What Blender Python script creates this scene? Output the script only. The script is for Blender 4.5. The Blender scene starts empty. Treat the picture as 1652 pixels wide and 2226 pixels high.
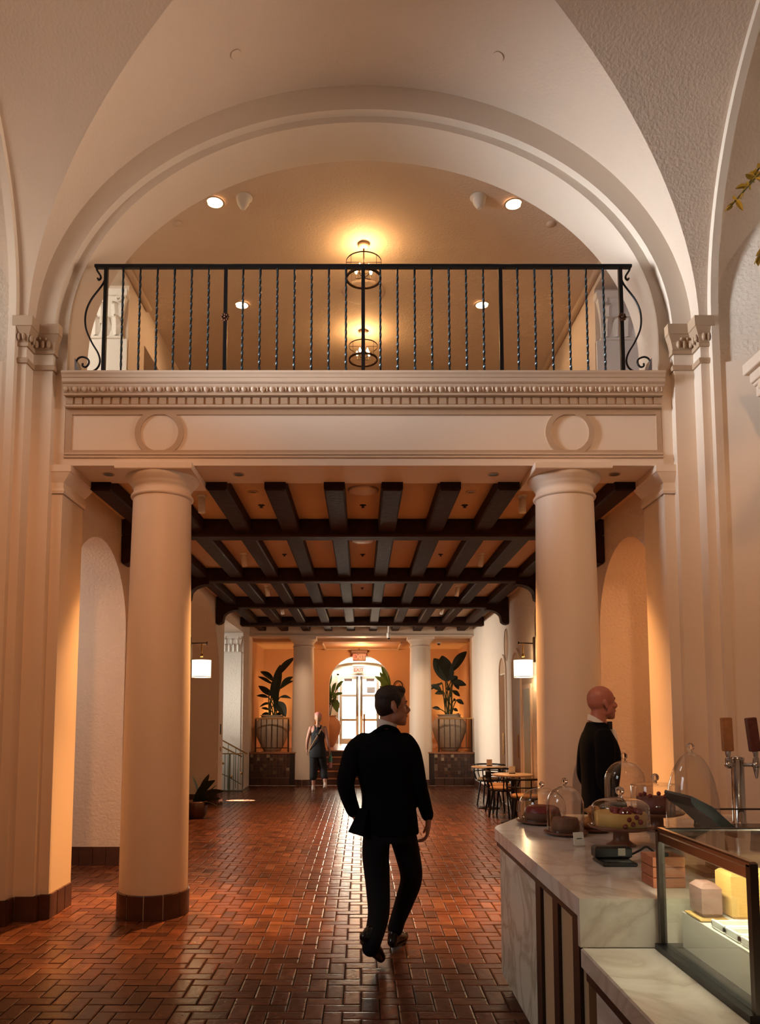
import bpy, bmesh, math, random
from mathutils import Vector, Matrix
random.seed(7)
PI = math.pi
SC = bpy.context.scene
COL = SC.collection

# ------------------------------------------------------------------ camera
cam_d = bpy.data.cameras.new('camera')
cam = bpy.data.objects.new('camera', cam_d)
COL.objects.link(cam)
cam.location = (0, 0, 1.66)
cam.rotation_euler = (math.radians(95.0), 0, 0)
cam_d.sensor_fit = 'AUTO'
cam_d.sensor_width = 36.0
cam_d.lens = 1650.0 / 2226.0 * 36.0
cam_d.shift_x = (826 - 785) / 2226.0
cam_d.shift_y = (1558 - 1650 * math.tan(math.radians(5)) - 1113) / 2226.0
cam_d.clip_start = 0.05
SC.camera = cam

# ------------------------------------------------------------------ world, exposure
W = bpy.data.worlds.new('world'); SC.world = W
W.use_nodes = True
bg = W.node_tree.nodes['Background']
bg.inputs[0].default_value = (1.0, 0.44, 0.23, 1)
bg.inputs[1].default_value = 0.15
SC.view_settings.view_transform = 'Standard'
SC.view_settings.look = 'None'
SC.view_settings.gamma = 1
SC.view_settings.use_curve_mapping = False
SC.view_settings.exposure = 0.0

DAY = (0.92, 0.96, 1.0)
WARM = (1.0, 0.50, 0.20)
AMBER = (1.0, 0.56, 0.26)

def area(name, loc, target, size, power, color, sy=None, spread=None):
    l = bpy.data.lights.new(name, 'AREA')
    l.energy = power; l.color = color
    l.shape = 'RECTANGLE' if sy else 'SQUARE'
    l.size = size
    if sy: l.size_y = sy
    if spread: l.spread = math.radians(spread)
    o = bpy.data.objects.new(name, l); COL.objects.link(o)
    o.location = loc
    o.rotation_euler = (Vector(target) - Vector(loc)).to_track_quat('-Z', 'Y').to_euler()
    return o

def spot(name, loc, target, power, color, ang=70, blend=0.6, r=0.04):
    l = bpy.data.lights.new(name, 'SPOT')
    l.energy = power; l.color = color; l.spot_size = math.radians(ang); l.spot_blend = blend; l.shadow_soft_size = r
    o = bpy.data.objects.new(name, l); COL.objects.link(o)
    o.location = loc
    o.rotation_euler = (Vector(target) - Vector(loc)).to_track_quat('-Z', 'Y').to_euler()
    return o

def point(name, loc, power, color, r=0.06):
    l = bpy.data.lights.new(name, 'POINT')
    l.energy = power; l.color = color; l.shadow_soft_size = r
    o = bpy.data.objects.new(name, l); COL.objects.link(o); o.location = loc
    return o

# daylight through the tall windows of the front room (in its side walls, beside the camera)
area('window_daylight_left', (-3.48, 5.30, 4.9), (2.9, 6.35, 5.5), 0.7, 35, (0.86, 0.93, 1.0), 1.3, 46)
area('window_daylight_left', (-3.48, 5.30, 5.1), (2.9, 5.9, 5.1), 0.7, 11, (1.0, 0.95, 0.88), 1.0, 170)
area('window_daylight_left', (-3.45, 2.6, 3.4), (0.9, 4.3, 0.5), 1.2, 6, DAY, 1.4, 60)
area('window_daylight_right', (3.45, 4.65, 4.3), (-3.1, 5.6, 6.1), 0.9, 20, (1.0, 0.78, 0.62), 1.5, 56)
# daylight in the stair bay and side light wells, except the warm right lower one
area('light_well_left_upper', (-4.4, 6.9, 6.4), (-3.0, 8.8, 5.4), 1.2, 42, (1.0, 0.92, 0.80))
area('light_well_left_lower', (-4.3, 6.7, 3.1), (-3.0, 8.9, 1.6), 1.2, 23, (1.0, 0.90, 0.80))
area('light_well_right_upper', (4.4, 6.9, 6.3), (3.1, 8.8, 5.2), 1.2, 5, (0.80, 0.78, 0.95))
area('light_well_right_lower', (4.2, 6.9, 3.2), (3.0, 8.8, 1.6), 0.8, 19, (1.0, 0.42, 0.16))  # warm orange light for the right arch, not daylight; source unseen
area('stair_bay_daylight', (-5.0, 15.9, 3.2), (-3.2, 17.6, 1.9), 1.6, 26, (1.0, 0.97, 0.90))
area('stair_bay_daylight', (-5.6, 16.0, 2.2), (1.5, 16.6, 1.8), 1.6, 75, (1.0, 0.90, 0.76), None, 50)
spot('sun_shaft', (-6.2, 15.33, 1.9), (-2.42, 15.33, 0.0), 42000, (1.0, 0.95, 0.85), 3.6, 0.1, 0.0)
# outdoor light on the added backdrop behind the glazed exit doors
area('backdrop_daylight', (-0.06, 25.3, 4.6), (-0.06, 28.0, 2.0), 3.0, 3200, (1.0, 0.98, 0.92))
area('door_daylight', (-0.06, 26.2, 2.3), (-0.06, 20.0, 1.2), 2.4, 190, (1.0, 0.95, 0.84), 2.4)
# added warm fill for piers and frieze, from above and behind the viewer; no fixtures
HOT = (1.0, 0.40, 0.14)
spot('front_warm_fill', (-1.2, 1.6, 5.4), (-2.3, 6.4, 2.3), 420, (1.0, 0.43, 0.18), 54, 1.0, 0.12)
spot('front_warm_fill', (1.2, 1.6, 5.4), (2.4, 6.4, 2.6), 380, (1.0, 0.52, 0.26), 54, 1.0, 0.12)
spot('front_warm_fill', (0.0, 1.8, 5.4), (-0.4, 6.4, 3.2), 110, HOT, 60, 1.0, 0.12)
spot('counter_spot', (1.5, 2.6, 4.6), (1.5, 3.7, 0.9), 15, (1.0, 0.45, 0.17), 50, 1.0, 0.06)

# ------------------------------------------------------------------ materials
MATS = {}
def mat(name, color, rough=0.6, metal=0.0, var=0.0, vscale=6.0, bump=0.0, bscale=40.0, spec=0.5, emit=None, estr=0.0,
        trans=0.0, ior=1.45, coat=0.0, bdist=0.01, btype='noise'):
    if name in MATS: return MATS[name]
    m = bpy.data.materials.new(name); m.use_nodes = True
    nt = m.node_tree; n = nt.nodes; lk = nt.links
    b = n['Principled BSDF']
    c = tuple(color) + (1,)
    b.inputs['Base Color'].default_value = c
    b.inputs['Roughness'].default_value = rough
    b.inputs['Metallic'].default_value = metal
    b.inputs['Specular IOR Level'].default_value = spec
    b.inputs['IOR'].default_value = ior
    if trans: b.inputs['Transmission Weight'].default_value = trans
    if coat: b.inputs['Coat Weight'].default_value = coat
    if emit:
        b.inputs['Emission Color'].default_value = tuple(emit) + (1,)
        b.inputs['Emission Strength'].default_value = estr
    tc = n.new('ShaderNodeTexCoord')
    if var:
        no = n.new('ShaderNodeTexNoise'); no.inputs['Scale'].default_value = vscale; no.inputs['Detail'].default_value = 5
        lk.new(tc.outputs['Object'], no.inputs['Vector'])
        mx = n.new('ShaderNodeMix'); mx.data_type = 'RGBA'
        mx.inputs[6].default_value = tuple(v * (1 - var) for v in color) + (1,)
        mx.inputs[7].default_value = tuple(min(1, v * (1 + var)) for v in color) + (1,)
        lk.new(no.outputs['Fac'], mx.inputs[0]); lk.new(mx.outputs[2], b.inputs['Base Color'])
    if bump:
        if btype == 'noise':
            t2 = n.new('ShaderNodeTexNoise'); t2.inputs['Detail'].default_value = 6; out = 'Fac'
        else:
            t2 = n.new('ShaderNodeTexVoronoi'); t2.feature = 'SMOOTH_F1'; out = 'Distance'
        t2.inputs['Scale'].default_value = bscale
        lk.new(tc.outputs['Object'], t2.inputs['Vector'])
        bp = n.new('ShaderNodeBump'); bp.inputs['Strength'].default_value = bump; bp.inputs['Distance'].default_value = bdist
        lk.new(t2.outputs[out], bp.inputs['Height']); lk.new(bp.outputs['Normal'], b.inputs['Normal'])
    MATS[name] = m
    return m

CREAM = mat('cream_paint', (0.74, 0.62, 0.50), 0.55, var=0.04, vscale=2.0, bump=0.10, bscale=60, bdist=0.004)
STUCCO = mat('rough_plaster', (0.74, 0.63, 0.52), 0.75, var=0.05, vscale=3.0, bump=0.9, bscale=34, bdist=0.012)
VAULT = mat('vault_plaster', (0.69, 0.55, 0.43), 0.75, var=0.05, vscale=2.5, bump=0.55, bscale=40, bdist=0.010)
TAN = mat('tan_paint', (0.46, 0.32, 0.21), 0.5, var=0.05, vscale=4)
TRIM = mat('trim_paint', (0.58, 0.44, 0.32), 0.5, var=0.05, vscale=5)
WOOD = mat('dark_timber', (0.030, 0.013, 0.009), 0.60, spec=0.1, var=0.5, vscale=9, bump=0.6, bscale=22, bdist=0.012)
OCHRE = mat('ochre_ceiling', (0.56, 0.38, 0.24), 0.8, var=0.06, vscale=3)
TERRA = mat('terracotta_wall', (0.66, 0.40, 0.22), 0.7, var=0.06, vscale=2, bump=0.2, bscale=40)
IRON = mat('black_iron', (0.018, 0.017, 0.018), 0.38, metal=0.7, spec=0.6)
BLUEIRON = mat('blue_black_iron', (0.030, 0.045, 0.055), 0.30, metal=0.85, spec=0.6)
BRASS = mat('aged_brass', (0.46, 0.27, 0.10), 0.28, metal=1.0)
STEEL = mat('polished_steel', (0.62, 0.58, 0.55), 0.16, metal=1.0)
BLACK = mat('black_plastic', (0.012, 0.012, 0.013), 0.35)
WHITE = mat('white_paint', (0.80, 0.77, 0.70), 0.45)
GROUT = mat('dark_grout', (0.030, 0.017, 0.012), 0.8, var=0.3, vscale=20)
PLINTH = mat('brown_glazed_tile', (0.075, 0.032, 0.022), 0.32, var=0.35, vscale=9, bump=0.25, bscale=25)
def glass_material(name, tint=(1, 1, 1), blend=0.22, rough=0.02, low=0.03):
    m = bpy.data.materials.new(name); m.use_nodes = True
    nt = m.node_tree; n = nt.nodes; lk = nt.links
    n.remove(n['Principled BSDF'])
    tr = n.new('ShaderNodeBsdfTransparent'); tr.inputs[0].default_value = tuple(tint) + (1,)
    gl = n.new('ShaderNodeBsdfGlossy'); gl.inputs['Roughness'].default_value = rough
    lw = n.new('ShaderNodeLayerWeight'); lw.inputs[0].default_value = blend
    ma = n.new('ShaderNodeMath'); ma.operation = 'MAXIMUM'; ma.inputs[1].default_value = low
    mx = n.new('ShaderNodeMixShader')
    lk.new(lw.outputs['Facing'], ma.inputs[0])
    lk.new(ma.outputs[0], mx.inputs[0]); lk.new(tr.outputs[0], mx.inputs[1]); lk.new(gl.outputs[0], mx.inputs[2])
    lk.new(mx.outputs[0], n['Material Output'].inputs[0])
    return m
GLASS = glass_material('clear_glass')
PANE = glass_material('pane_glass', (0.97, 0.98, 0.95), 0.12, 0.02, 0.05)

def brick_material():
    m = bpy.data.materials.new('floor_brick'); m.use_nodes = True
    nt = m.node_tree; n = nt.nodes; lk = nt.links; b = n['Principled BSDF']
    g = n.new('ShaderNodeNewGeometry'); oi = n.new('ShaderNodeObjectInfo'); tc = n.new('ShaderNodeTexCoord')
    ad = n.new('ShaderNodeMath'); ad.operation = 'ADD'; fr = n.new('ShaderNodeMath'); fr.operation = 'FRACT'
    lk.new(g.outputs['Random Per Island'], ad.inputs[0]); lk.new(oi.outputs['Random'], ad.inputs[1]); lk.new(ad.outputs[0], fr.inputs[0])
    cr = n.new('ShaderNodeValToRGB')
    e = cr.color_ramp.elements
    e[0].position = 0.0; e[0].color = (0.075, 0.027, 0.016, 1)
    e[1].position = 1.0; e[1].color = (0.21, 0.085, 0.045, 1)
    k = e.new(0.35); k.color = (0.165, 0.055, 0.027, 1)
    k = e.new(0.7); k.color = (0.125, 0.043, 0.022, 1)
    lk.new(fr.outputs[0], cr.inputs[0])
    no = n.new('ShaderNodeTexNoise'); no.inputs['Scale'].default_value = 7; no.inputs['Detail'].default_value = 6
    lk.new(tc.outputs['Object'], no.inputs['Vector'])
    mx = n.new('ShaderNodeMix'); mx.data_type = 'RGBA'; mx.blend_type = 'MULTIPLY'; mx.inputs[0].default_value = 0.8
    gr = n.new('ShaderNodeMapRange'); gr.inputs[1].default_value = 0.3; gr.inputs[2].default_value = 0.75; gr.inputs[3].default_value = 0.45; gr.inputs[4].default_value = 1.25
    lk.new(no.outputs['Fac'], gr.inputs[0])
    lk.new(cr.outputs[0], mx.inputs[6]); lk.new(gr.outputs[0], mx.inputs[7]); lk.new(mx.outputs[2], b.inputs['Base Color'])
    b.inputs['Roughness'].default_value = 0.25
    b.inputs['Specular IOR Level'].default_value = 0.55
    n2 = n.new('ShaderNodeTexNoise'); n2.inputs['Scale'].default_value = 22; n2.inputs['Detail'].default_value = 3
    lk.new(tc.outputs['Object'], n2.inputs['Vector'])
    bp = n.new('ShaderNodeBump'); bp.inputs['Strength'].default_value = 0.22; bp.inputs['Distance'].default_value = 0.006
    lk.new(n2.outputs['Fac'], bp.inputs['Height']); lk.new(bp.outputs['Normal'], b.inputs['Normal'])
    return m
BRICK = brick_material()

def marble_material(name, base, vein, scale=1.6, rough=0.14):
    m = bpy.data.materials.new(name); m.use_nodes = True
    nt = m.node_tree; n = nt.nodes; lk = nt.links; b = n['Principled BSDF']
    tc = n.new('ShaderNodeTexCoord')
    n1 = n.new('ShaderNodeTexNoise'); n1.inputs['Scale'].default_value = scale; n1.inputs['Detail'].default_value = 8; n1.inputs['Distortion'].default_value = 1.6
    lk.new(tc.outputs['Object'], n1.inputs['Vector'])
    cr = n.new('ShaderNodeValToRGB'); e = cr.color_ramp.elements
    e[0].position = 0.42; e[0].color = base + (1,)
    e[1].position = 0.60; e[1].color = base + (1,)
    k = e.new(0.50); k.color = vein + (1,)
    k = e.new(0.47); k.color = tuple(0.6 * a + 0.4 * c for a, c in zip(base, vein)) + (1,)
    lk.new(n1.outputs['Fac'], cr.inputs[0]); lk.new(cr.outputs[0], b.inputs['Base Color'])
    b.inputs['Roughness'].default_value = rough
    return m
MARBLE = marble_material('veined_marble', (0.72, 0.64, 0.55), (0.55, 0.46, 0.37), 1.5)
MARBLE_G = marble_material('green_grey_marble', (0.56, 0.57, 0.46), (0.36, 0.36, 0.27), 2.2, 0.25)

# ------------------------------------------------------------------ mesh helpers
class MB:
    def __init__(s): s.v = []; s.f = []; s.sm = []
    def add(s, vs, fs, smooth=False):
        o = len(s.v); s.v += [tuple(p) for p in vs]; s.f += [tuple(i + o for i in f) for f in fs]; s.sm += [smooth] * len(fs); return s
    def box(s, x0, x1, y0, y1, z0, z1, M=None):
        vs = [(x, y, z) for z in (z0, z1) for y in (y0, y1) for x in (x0, x1)]
        if M is not None: vs = [tuple(M @ Vector(p)) for p in vs]
        return s.add(vs, [(0, 2, 3, 1), (4, 5, 7, 6), (0, 1, 5, 4), (2, 6, 7, 3), (0, 4, 6, 2), (1, 3, 7, 5)])
    def bbox(s, x0, x1, y0, y1, z0, z1, b=0.01, M=None):
        # box with chamfered edges: 3 rings
        vs = []
        for z, k in ((z0, b), (z0 + b, 0), (z1 - b, 0), (z1, b)):
            for x, y in ((x0 + k, y0 + k + 0), (x1 - k, y0 + k), (x1 - k, y1 - k), (x0 + k, y1 - k)): vs.append((x, y, z))
        fs = [(3, 2, 1, 0), (12, 13, 14, 15)]
        for r in range(3):
            for i in range(4): fs.append((r * 4 + i, r * 4 + (i + 1) % 4, r * 4 + 4 + (i + 1) % 4, r * 4 + 4 + i))
        if M is not None: vs = [tuple(M @ Vector(p)) for p in vs]
        return s.add(vs, fs)
    def quad(s, a, b, c, d): return s.add([a, b, c, d], [(0, 1, 2, 3)])
    def strip(s, A, B, smooth=False, closed=False):
        n = len(A); m = n if closed else n - 1
        return s.add(list(A) + list(B), [(i, (i + 1) % n, n + (i + 1) % n, n + i) for i in range(m)], smooth)
    def rings(s, R, smooth=True, closed=True, cap=(True, True)):
        n = len(R[0]); vs = [p for r in R for p in r]; fs = []
        for k in range(len(R) - 1):
            for i in range(n if closed else n - 1):
                fs.append((k * n + i, k * n + (i + 1) % n, (k + 1) * n + (i + 1) % n, (k + 1) * n + i))
        s.add(vs, fs, smooth)
        if closed and cap[0]: s.add(R[0], [tuple(range(n))[::-1]])
        if closed and cap[1]: s.add(R[-1], [tuple(range(n))])
        return s
    def lathe(s, prof, c=(0, 0, 0), seg=24, smooth=True, a0=0, a1=2 * PI, M=None, cap=(True, True)):
        full = abs(a1 - a0 - 2 * PI) < 1e-6
        n = seg if full else seg + 1
        R = []
        for r, z in prof:
            ring = [(c[0] + r * math.cos(a0 + (a1 - a0) * i / seg), c[1] + r * math.sin(a0 + (a1 - a0) * i / seg), c[2] + z) for i in range(n)]
            if M is not None: ring = [tuple(M @ Vector(p)) for p in ring]
            R.append(ring)
        return s.rings(R, smooth, full, cap)
    def tube(s, path, r, seg=8, smooth=True, cap=True, sq=None):
        P = [Vector(p) for p in path]; n = len(P); R = []
        rr = r if isinstance(r, (list, tuple)) else [r] * n
        up = None
        for i in range(n):
            t = (P[min(i + 1, n - 1)] - P[max(i - 1, 0)]).normalized()
            if up is None:
                up = Vector((0, 0, 1)) if abs(t.z) < 0.9 else Vector((0, 1, 0))
            u = (up - t * up.dot(t))
            if u.length < 1e-5: u = t.orthogonal()
            u.normalize(); w = t.cross(u); up = u
            ring = []
            for k in range(seg):
                a = 2 * PI * k / seg + (PI / 4 if seg == 4 else 0)
                cu, cw = math.cos(a), math.sin(a)
                if sq: cu *= sq[0]; cw *= sq[1]
                ring.append(tuple(P[i] + (u * cu + w * cw) * rr[i]))
            R.append(ring)
        return s.rings(R, smooth and seg > 4, True, (cap, cap))
    def ball(s, c, r, seg=12, rows=8, M=None, smooth=True):
        rx, ry, rz = r if isinstance(r, (tuple, list)) else (r, r, r)
        R = []
        for j in range(rows + 1):
            a = -PI / 2 + PI * j / rows; cr = max(math.cos(a), 1e-3)
            ring = [Vector((rx * cr * math.cos(2 * PI * i / seg), ry * cr * math.sin(2 * PI * i / seg), rz * math.sin(a))) for i in range(seg)]
            if M is not None: ring = [M @ p for p in ring]
            R.append([tuple(p + Vector(c)) for p in ring])
        return s.rings(R, smooth)
    def extrude(s, poly, axis, a, b, smooth=False):
        # poly: 2d points; axis 0 -> (a,p,q) 1 -> (p,a,q) 2 -> (p,q,a)
        def P(t, p): return (t, p[0], p[1]) if axis == 0 else ((p[0], t, p[1]) if axis == 1 else (p[0], p[1], t))
        return s.rings([[P(a, p) for p in poly], [P(b, p) for p in poly]], smooth, True)
    def mesh(s, name, m):
        me = bpy.data.meshes.new(name); me.from_pydata(s.v, [], s.f)
        me.polygons.foreach_set('use_smooth', s.sm)
        if m is not None: me.materials.append(m)
        me.update(); return me
    def build(s, name, m, parent=None, loc=None, **kw):
        o = bpy.data.objects.new(name, s.mesh(name, m)); COL.objects.link(o)
        if parent is not None: o.parent = parent
        if loc is not None: o.location = loc
        tag(o, **kw); return o

def tag(o, label=None, cat=None, group=None, kind=None):
    if label: o['label'] = label
    if cat: o['category'] = cat
    if group: o['group'] = group
    if kind: o['kind'] = kind
    return o

def thing(name, label, cat, loc=(0, 0, 0), rz=0.0, group=None, kind=None):
    o = bpy.data.objects.new(name, None); COL.objects.link(o)
    o.empty_display_size = 0.1
    o.location = loc; o.rotation_euler = (0, 0, rz)
    return tag(o, label, cat, group, kind)

def dup(o, parent=None):
    c = o.copy(); COL.objects.link(c); c.parent = parent
    for ch in list(o.children): dup(ch, c)
    return c

def placed(root, loc, rz=0.0, label=None, scale=None):
    r = dup(root); r.location = loc; r.rotation_euler = (0, 0, rz)
    if scale: r.scale = scale
    if label: r['label'] = label
    return r

def wall_open(mb, P, s0, s1, z0, z1, ops, thick, n=20):
    """wall sheet with openings (a, b, sill, spring, rise) and their reveals"""
    ops = sorted(ops); cur = s0
    for d in (0, thick):
        cur = s0
        for a, b, zb, zs, r in ops:
            mb.quad(P(cur, z0, d), P(a, z0, d), P(a, z1, d), P(cur, z1, d))
            arc = [((a + b) / 2 + (b - a) / 2 * math.cos(PI - PI * i / n), zs + r * math.sin(PI * i / n)) for i in range(n + 1)] if r else [(a, zs), (b, zs)]
            mb.strip([P(s, z, d) for s, z in arc], [P(s, z1, d) for s, z in arc])
            if zb > z0: mb.quad(P(a, z0, d), P(b, z0, d), P(b, zb, d), P(a, zb, d))
            cur = b
        mb.quad(P(cur, z0, d), P(s1, z0, d), P(s1, z1, d), P(cur, z1, d))
    for a, b, zb, zs, r in ops:
        arc = [((a + b) / 2 + (b - a) / 2 * math.cos(PI - PI * i / n), zs + r * math.sin(PI * i / n)) for i in range(n + 1)] if r else [(a, zs), (b, zs)]
        mb.strip([P(s, z, 0) for s, z in arc], [P(s, z, thick) for s, z in arc], smooth=bool(r))
        for e in (a, b): mb.quad(P(e, zb, 0), P(e, zb, thick), P(e, zs, thick), P(e, zs, 0))
        if zb > z0: mb.quad(P(a, zb, 0), P(b, zb, 0), P(b, zb, thick), P(a, zb, thick))
    for e in (s0, s1): mb.quad(P(e, z0, 0), P(e, z0, thick), P(e, z1, thick), P(e, z1, 0))
    return mb

# ================================================================== STRUCTURE
CX = 0.02
# ---- floor: dark bed, herringbone bricks
fl = MB().box(-7, 7, -4, 18.6, -0.12, -0.010).build('floor', GROUT, kind='structure')
BL, BW, GAP = 0.212, 0.106, 0.007
def brick_mesh(l, w):
    b = 0.009; h = 0.010; m = MB()
    x, y = l / 2, w / 2
    m.add([(-x, -y, -h), (x, -y, -h), (x, y, -h), (-x, y, -h), (-x, -y, -0.0014), (x, -y, -0.0014), (x, y, -0.0014), (-x, y, -0.0014),
           (-x + b, -y + b, 0), (x - b, -y + b, 0), (x - b, y - b, 0), (-x + b, y - b, 0)],
          [(0, 1, 5, 4), (1, 2, 6, 5), (2, 3, 7, 6), (3, 0, 4, 7), (4, 5, 9, 8), (5, 6, 10, 9), (6, 7, 11, 10), (7, 4, 8, 11), (8, 9, 10, 11)])
    return m
bricks = []
U = BW
for r in range(int(2.4 / U), int(18.6 / U)):
    for c in range(-33, 33):
        k = (c + r) % 4
        if k == 0: bricks.append(((c + 1) * U, (r + .5) * U, 0))
        elif k == 2: bricks.append(((c + .5) * U, (r + 1) * U, 1))
rest = MB(); near = []
for x, y, vert in bricks:
    if y < 2.4 or y > 18.5: continue
    s = 1650 / y; u = 785 + x * s * 0.99; v = 1558 + 1.66 * s
    vis = 20 < u < 1640 and v < 2215 and not (x > 0.86 and y < 5.1) and y < 5.9
    near.append((y if vis else 99 + y, x, y, vert))
near.sort()
mh = brick_mesh(BL - GAP, BW - GAP)
ME_H = mh.mesh('brick', BRICK)
tl = 0.0045
for i, (k, x, y, vert) in enumerate(near):
    rx, ry = random.uniform(-tl, tl) * 2.2, random.uniform(-tl, tl)
    dz = random.uniform(-0.0025, 0.0)
    if vert: x0, y0, rz = x, y, PI / 2
    else: x0, y0, rz = x, y, 0
    if i < 300:
        o = bpy.data.objects.new('brick', ME_H); COL.objects.link(o); o.parent = fl
        o.location = (x0, y0, dz); o.rotation_euler = (rx, ry, rz)
    else:
        M = Matrix.Translation((x0, y0, dz)) @ Matrix.Rotation(rz, 4, 'Z') @ Matrix.Rotation(rx, 4, 'X') @ Matrix.Rotation(ry, 4, 'Y')
        rest.add([tuple(M @ Vector(p)) for p in mh.v], mh.f)
rest.build('brick_paving', BRICK, fl, kind='stuff')

# ---- vault over the front room
A_A, ZC, B_A = 2.87, 5.0, 2.32
LB, YB = 1.95, 4.27
def vault_bay(mb, yc, yfront):
    n = 40
    for sgn, yend in ((1, yfront), (-1, yc - LB)):
        g, w = [], []
        for i in range(2 * n + 1):
            t = PI * i / (2 * n); x = A_A * math.cos(t); z = ZC + B_A * math.sin(t)
            g.append((CX + x, yc + sgn * LB * abs(math.cos(t)), z)); w.append((CX + x, yend, z))
        mb.strip(g, w, True)
    for sgn in (1, -1):
        g, w = [], []
        for i in range(2 * n + 1):
            t = PI * i / (2 * n); y = yc + LB * math.cos(t); z = ZC + B_A * math.sin(t)
            g.append((CX + sgn * A_A * abs(math.cos(t)), y, z)); w.append((CX + sgn * 3.66, y, z))
        mb.strip(g, w, True)
vm = MB(); vault_bay(vm, YB, 6.36); vault_bay(vm, YB - 2 * LB, YB - LB)
vault = vm.build('ceiling', VAULT, kind='structure')
# thin wall ribs along the side arches
for sgn, nm in ((-1, 'trim_1'), (1, 'trim_2')):
    pts = [(CX + sgn * 2.975, 6.20, 0.2)] + [(CX + sgn * 2.975, YB + (LB - 0.03) * math.cos(PI * i / 40), ZC + (B_A - 0.03) * math.sin(PI * i / 40)) for i in range(41)]
    MB().tube(pts, 0.045, 4).build(nm, CREAM, kind='structure')
# small access discs in the front vault cell
for u, x, y in ((0, -1.06, 5.86), (1, 1.12, 5.86)):
    z = ZC + B_A * math.sqrt(1 - (x / A_A) ** 2)
    M = Matrix.Translation((CX + x, y, z - 0.004)) @ Matrix.Rotation(math.atan2(B_A * x / A_A ** 2, math.sqrt(1 - (x / A_A) ** 2)), 4, 'Y')
    MB().lathe([(0.045, -0.006), (0.045, 0.004), (0.0, 0.004)], seg=20, M=M).build('cover_disc', VAULT, label=('round flush cover plate in the vault above the arch, ' + ('window side with deeper shadow' if u == 0 else 'on the brighter daylit flank')), cat='cover plate')

# ---- great arch with stepped orders and piers
def order(a, b, y, n=64):
    p = [(CX + a, y, 0.0), (CX + a, y, ZC)] + [(CX + a * math.cos(PI * i / n), y, ZC + b * math.sin(PI * i / n)) for i in range(1, n)] + [(CX - a, y, ZC), (CX - a, y, 0.0)]
    return p
S = [order(2.87, 2.32, 6.36), order(2.70, 2.09, 6.36), order(2.70, 2.09, 6.44), order(2.61, 2.03, 6.44), order(2.61, 2.03, 6.92)]
aw = MB()
for i in range(4): aw.strip(S[i], S[i + 1], smooth=(i in (1, 3)))
# rear face
big = [(p[0] if abs(p[0] - CX) < 2.6 else CX + math.copysign(3.4, p[0]), 6.92, max(p[2], 0) if i in (0, len(S[4]) - 1) else 8.0) for i, p in enumerate(S[4])]
for i, p in enumerate(S[4]):
    if i in (1, len(S[4]) - 2): big[i] = (CX + math.copysign(3.4, p[0]), 6.92, ZC)
aw.strip(S[4], big)
# pier front bodies (outer pilasters) below the springing
for sg in (-1, 1):
    X = lambda a: CX + sg * a
    aw.quad((X(2.87), 6.36, 0), (X(2.87), 6.22, 0), (X(2.87), 6.22, ZC), (X(2.87), 6.36, ZC))
    aw.quad((X(2.87), 6.22, 0), (X(2.97), 6.22, 0), (X(2.97), 6.22, ZC + 0.02), (X(2.87), 6.22, ZC + 0.02))
wall_arch = aw.build('wall_arch', CREAM, kind='structure')

# ---- splayed side walls of the front room
def side_wall(sg, name, win):
    m = MB(); X = lambda a: CX + sg * a
    m.quad((X(2.97), 6.22, 0), (X(3.56), 6.02, 0), (X(3.56), 6.02, 7.6), (X(2.97), 6.22, 7.6))
    wall_open(m, lambda s, z, d: (X(3.56 + d), s, z), -4.0, 6.02, 0, 7.6, win, 0.35)
    w = m.build(name, STUCCO, kind='structure')
    # smooth painted lower wall, standing slightly proud of the rough plaster
    d = MB().quad((X(2.965), 6.195, 0), (X(3.56), 5.993, 0), (X(3.56), 5.993, 4.64), (X(2.965), 6.195, 4.64))
    d.quad((X(2.965), 6.195, 4.64), (X(3.56), 5.993, 4.64), (X(3.56), 6.03, 4.64), (X(2.965), 6.23, 4.64))
    d.build('dado', CREAM, w)
    return w
side_wall(-1, 'wall_left', [(1.8, 3.4, 2.6, 4.2, 0.6), (4.85, 5.75, 4.2, 5.5, 0.3)])
side_wall(1, 'wall_right', [(4.1, 5.2, 3.3, 4.9, 0.4)])

# ---- pier mouldings (capitals, neck bands, tile skirting)
def pier_line(sg, d):
    """plan of the stepped pier pushed out by d, from the inner reveal to the side wall"""
    X = lambda a: CX + sg * a
    return [(X(2.61 - d), 6.90), (X(2.61 - d), 6.44 - d), (X(2.70 - d), 6.44 - d), (X(2.70 - d), 6.36 - d), (X(2.87 - d), 6.36 - d),
            (X(2.87 - d), 6.22 - d), (X(2.97), 6.22 - d)]
def moulding(m, sg, prof, i0=0, i1=7):
    for k in range(len(prof) - 1):
        (z0, d0), (z1, d1) = prof[k], prof[k + 1]
        A = [(x, y, z0) for x, y in pier_line(sg, d0)[i0:i1]]; B = [(x, y, z1) for x, y in pier_line(sg, d1)[i0:i1]]
        m.strip(A, B)
CAPP = [(4.80, 0.0), (4.80, 0.018), (4.83, 0.018), (4.84, 0.012), (4.90, 0.028), (4.955, 0.058), (4.96, 0.066), (5.03, 0.070), (5.045, 0.070), (5.045, 0.0)]
BANDP = [(4.655, 0.0), (4.655, 0.016), (4.685, 0.024), (4.70, 0.016), (4.70, 0.0)]
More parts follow.
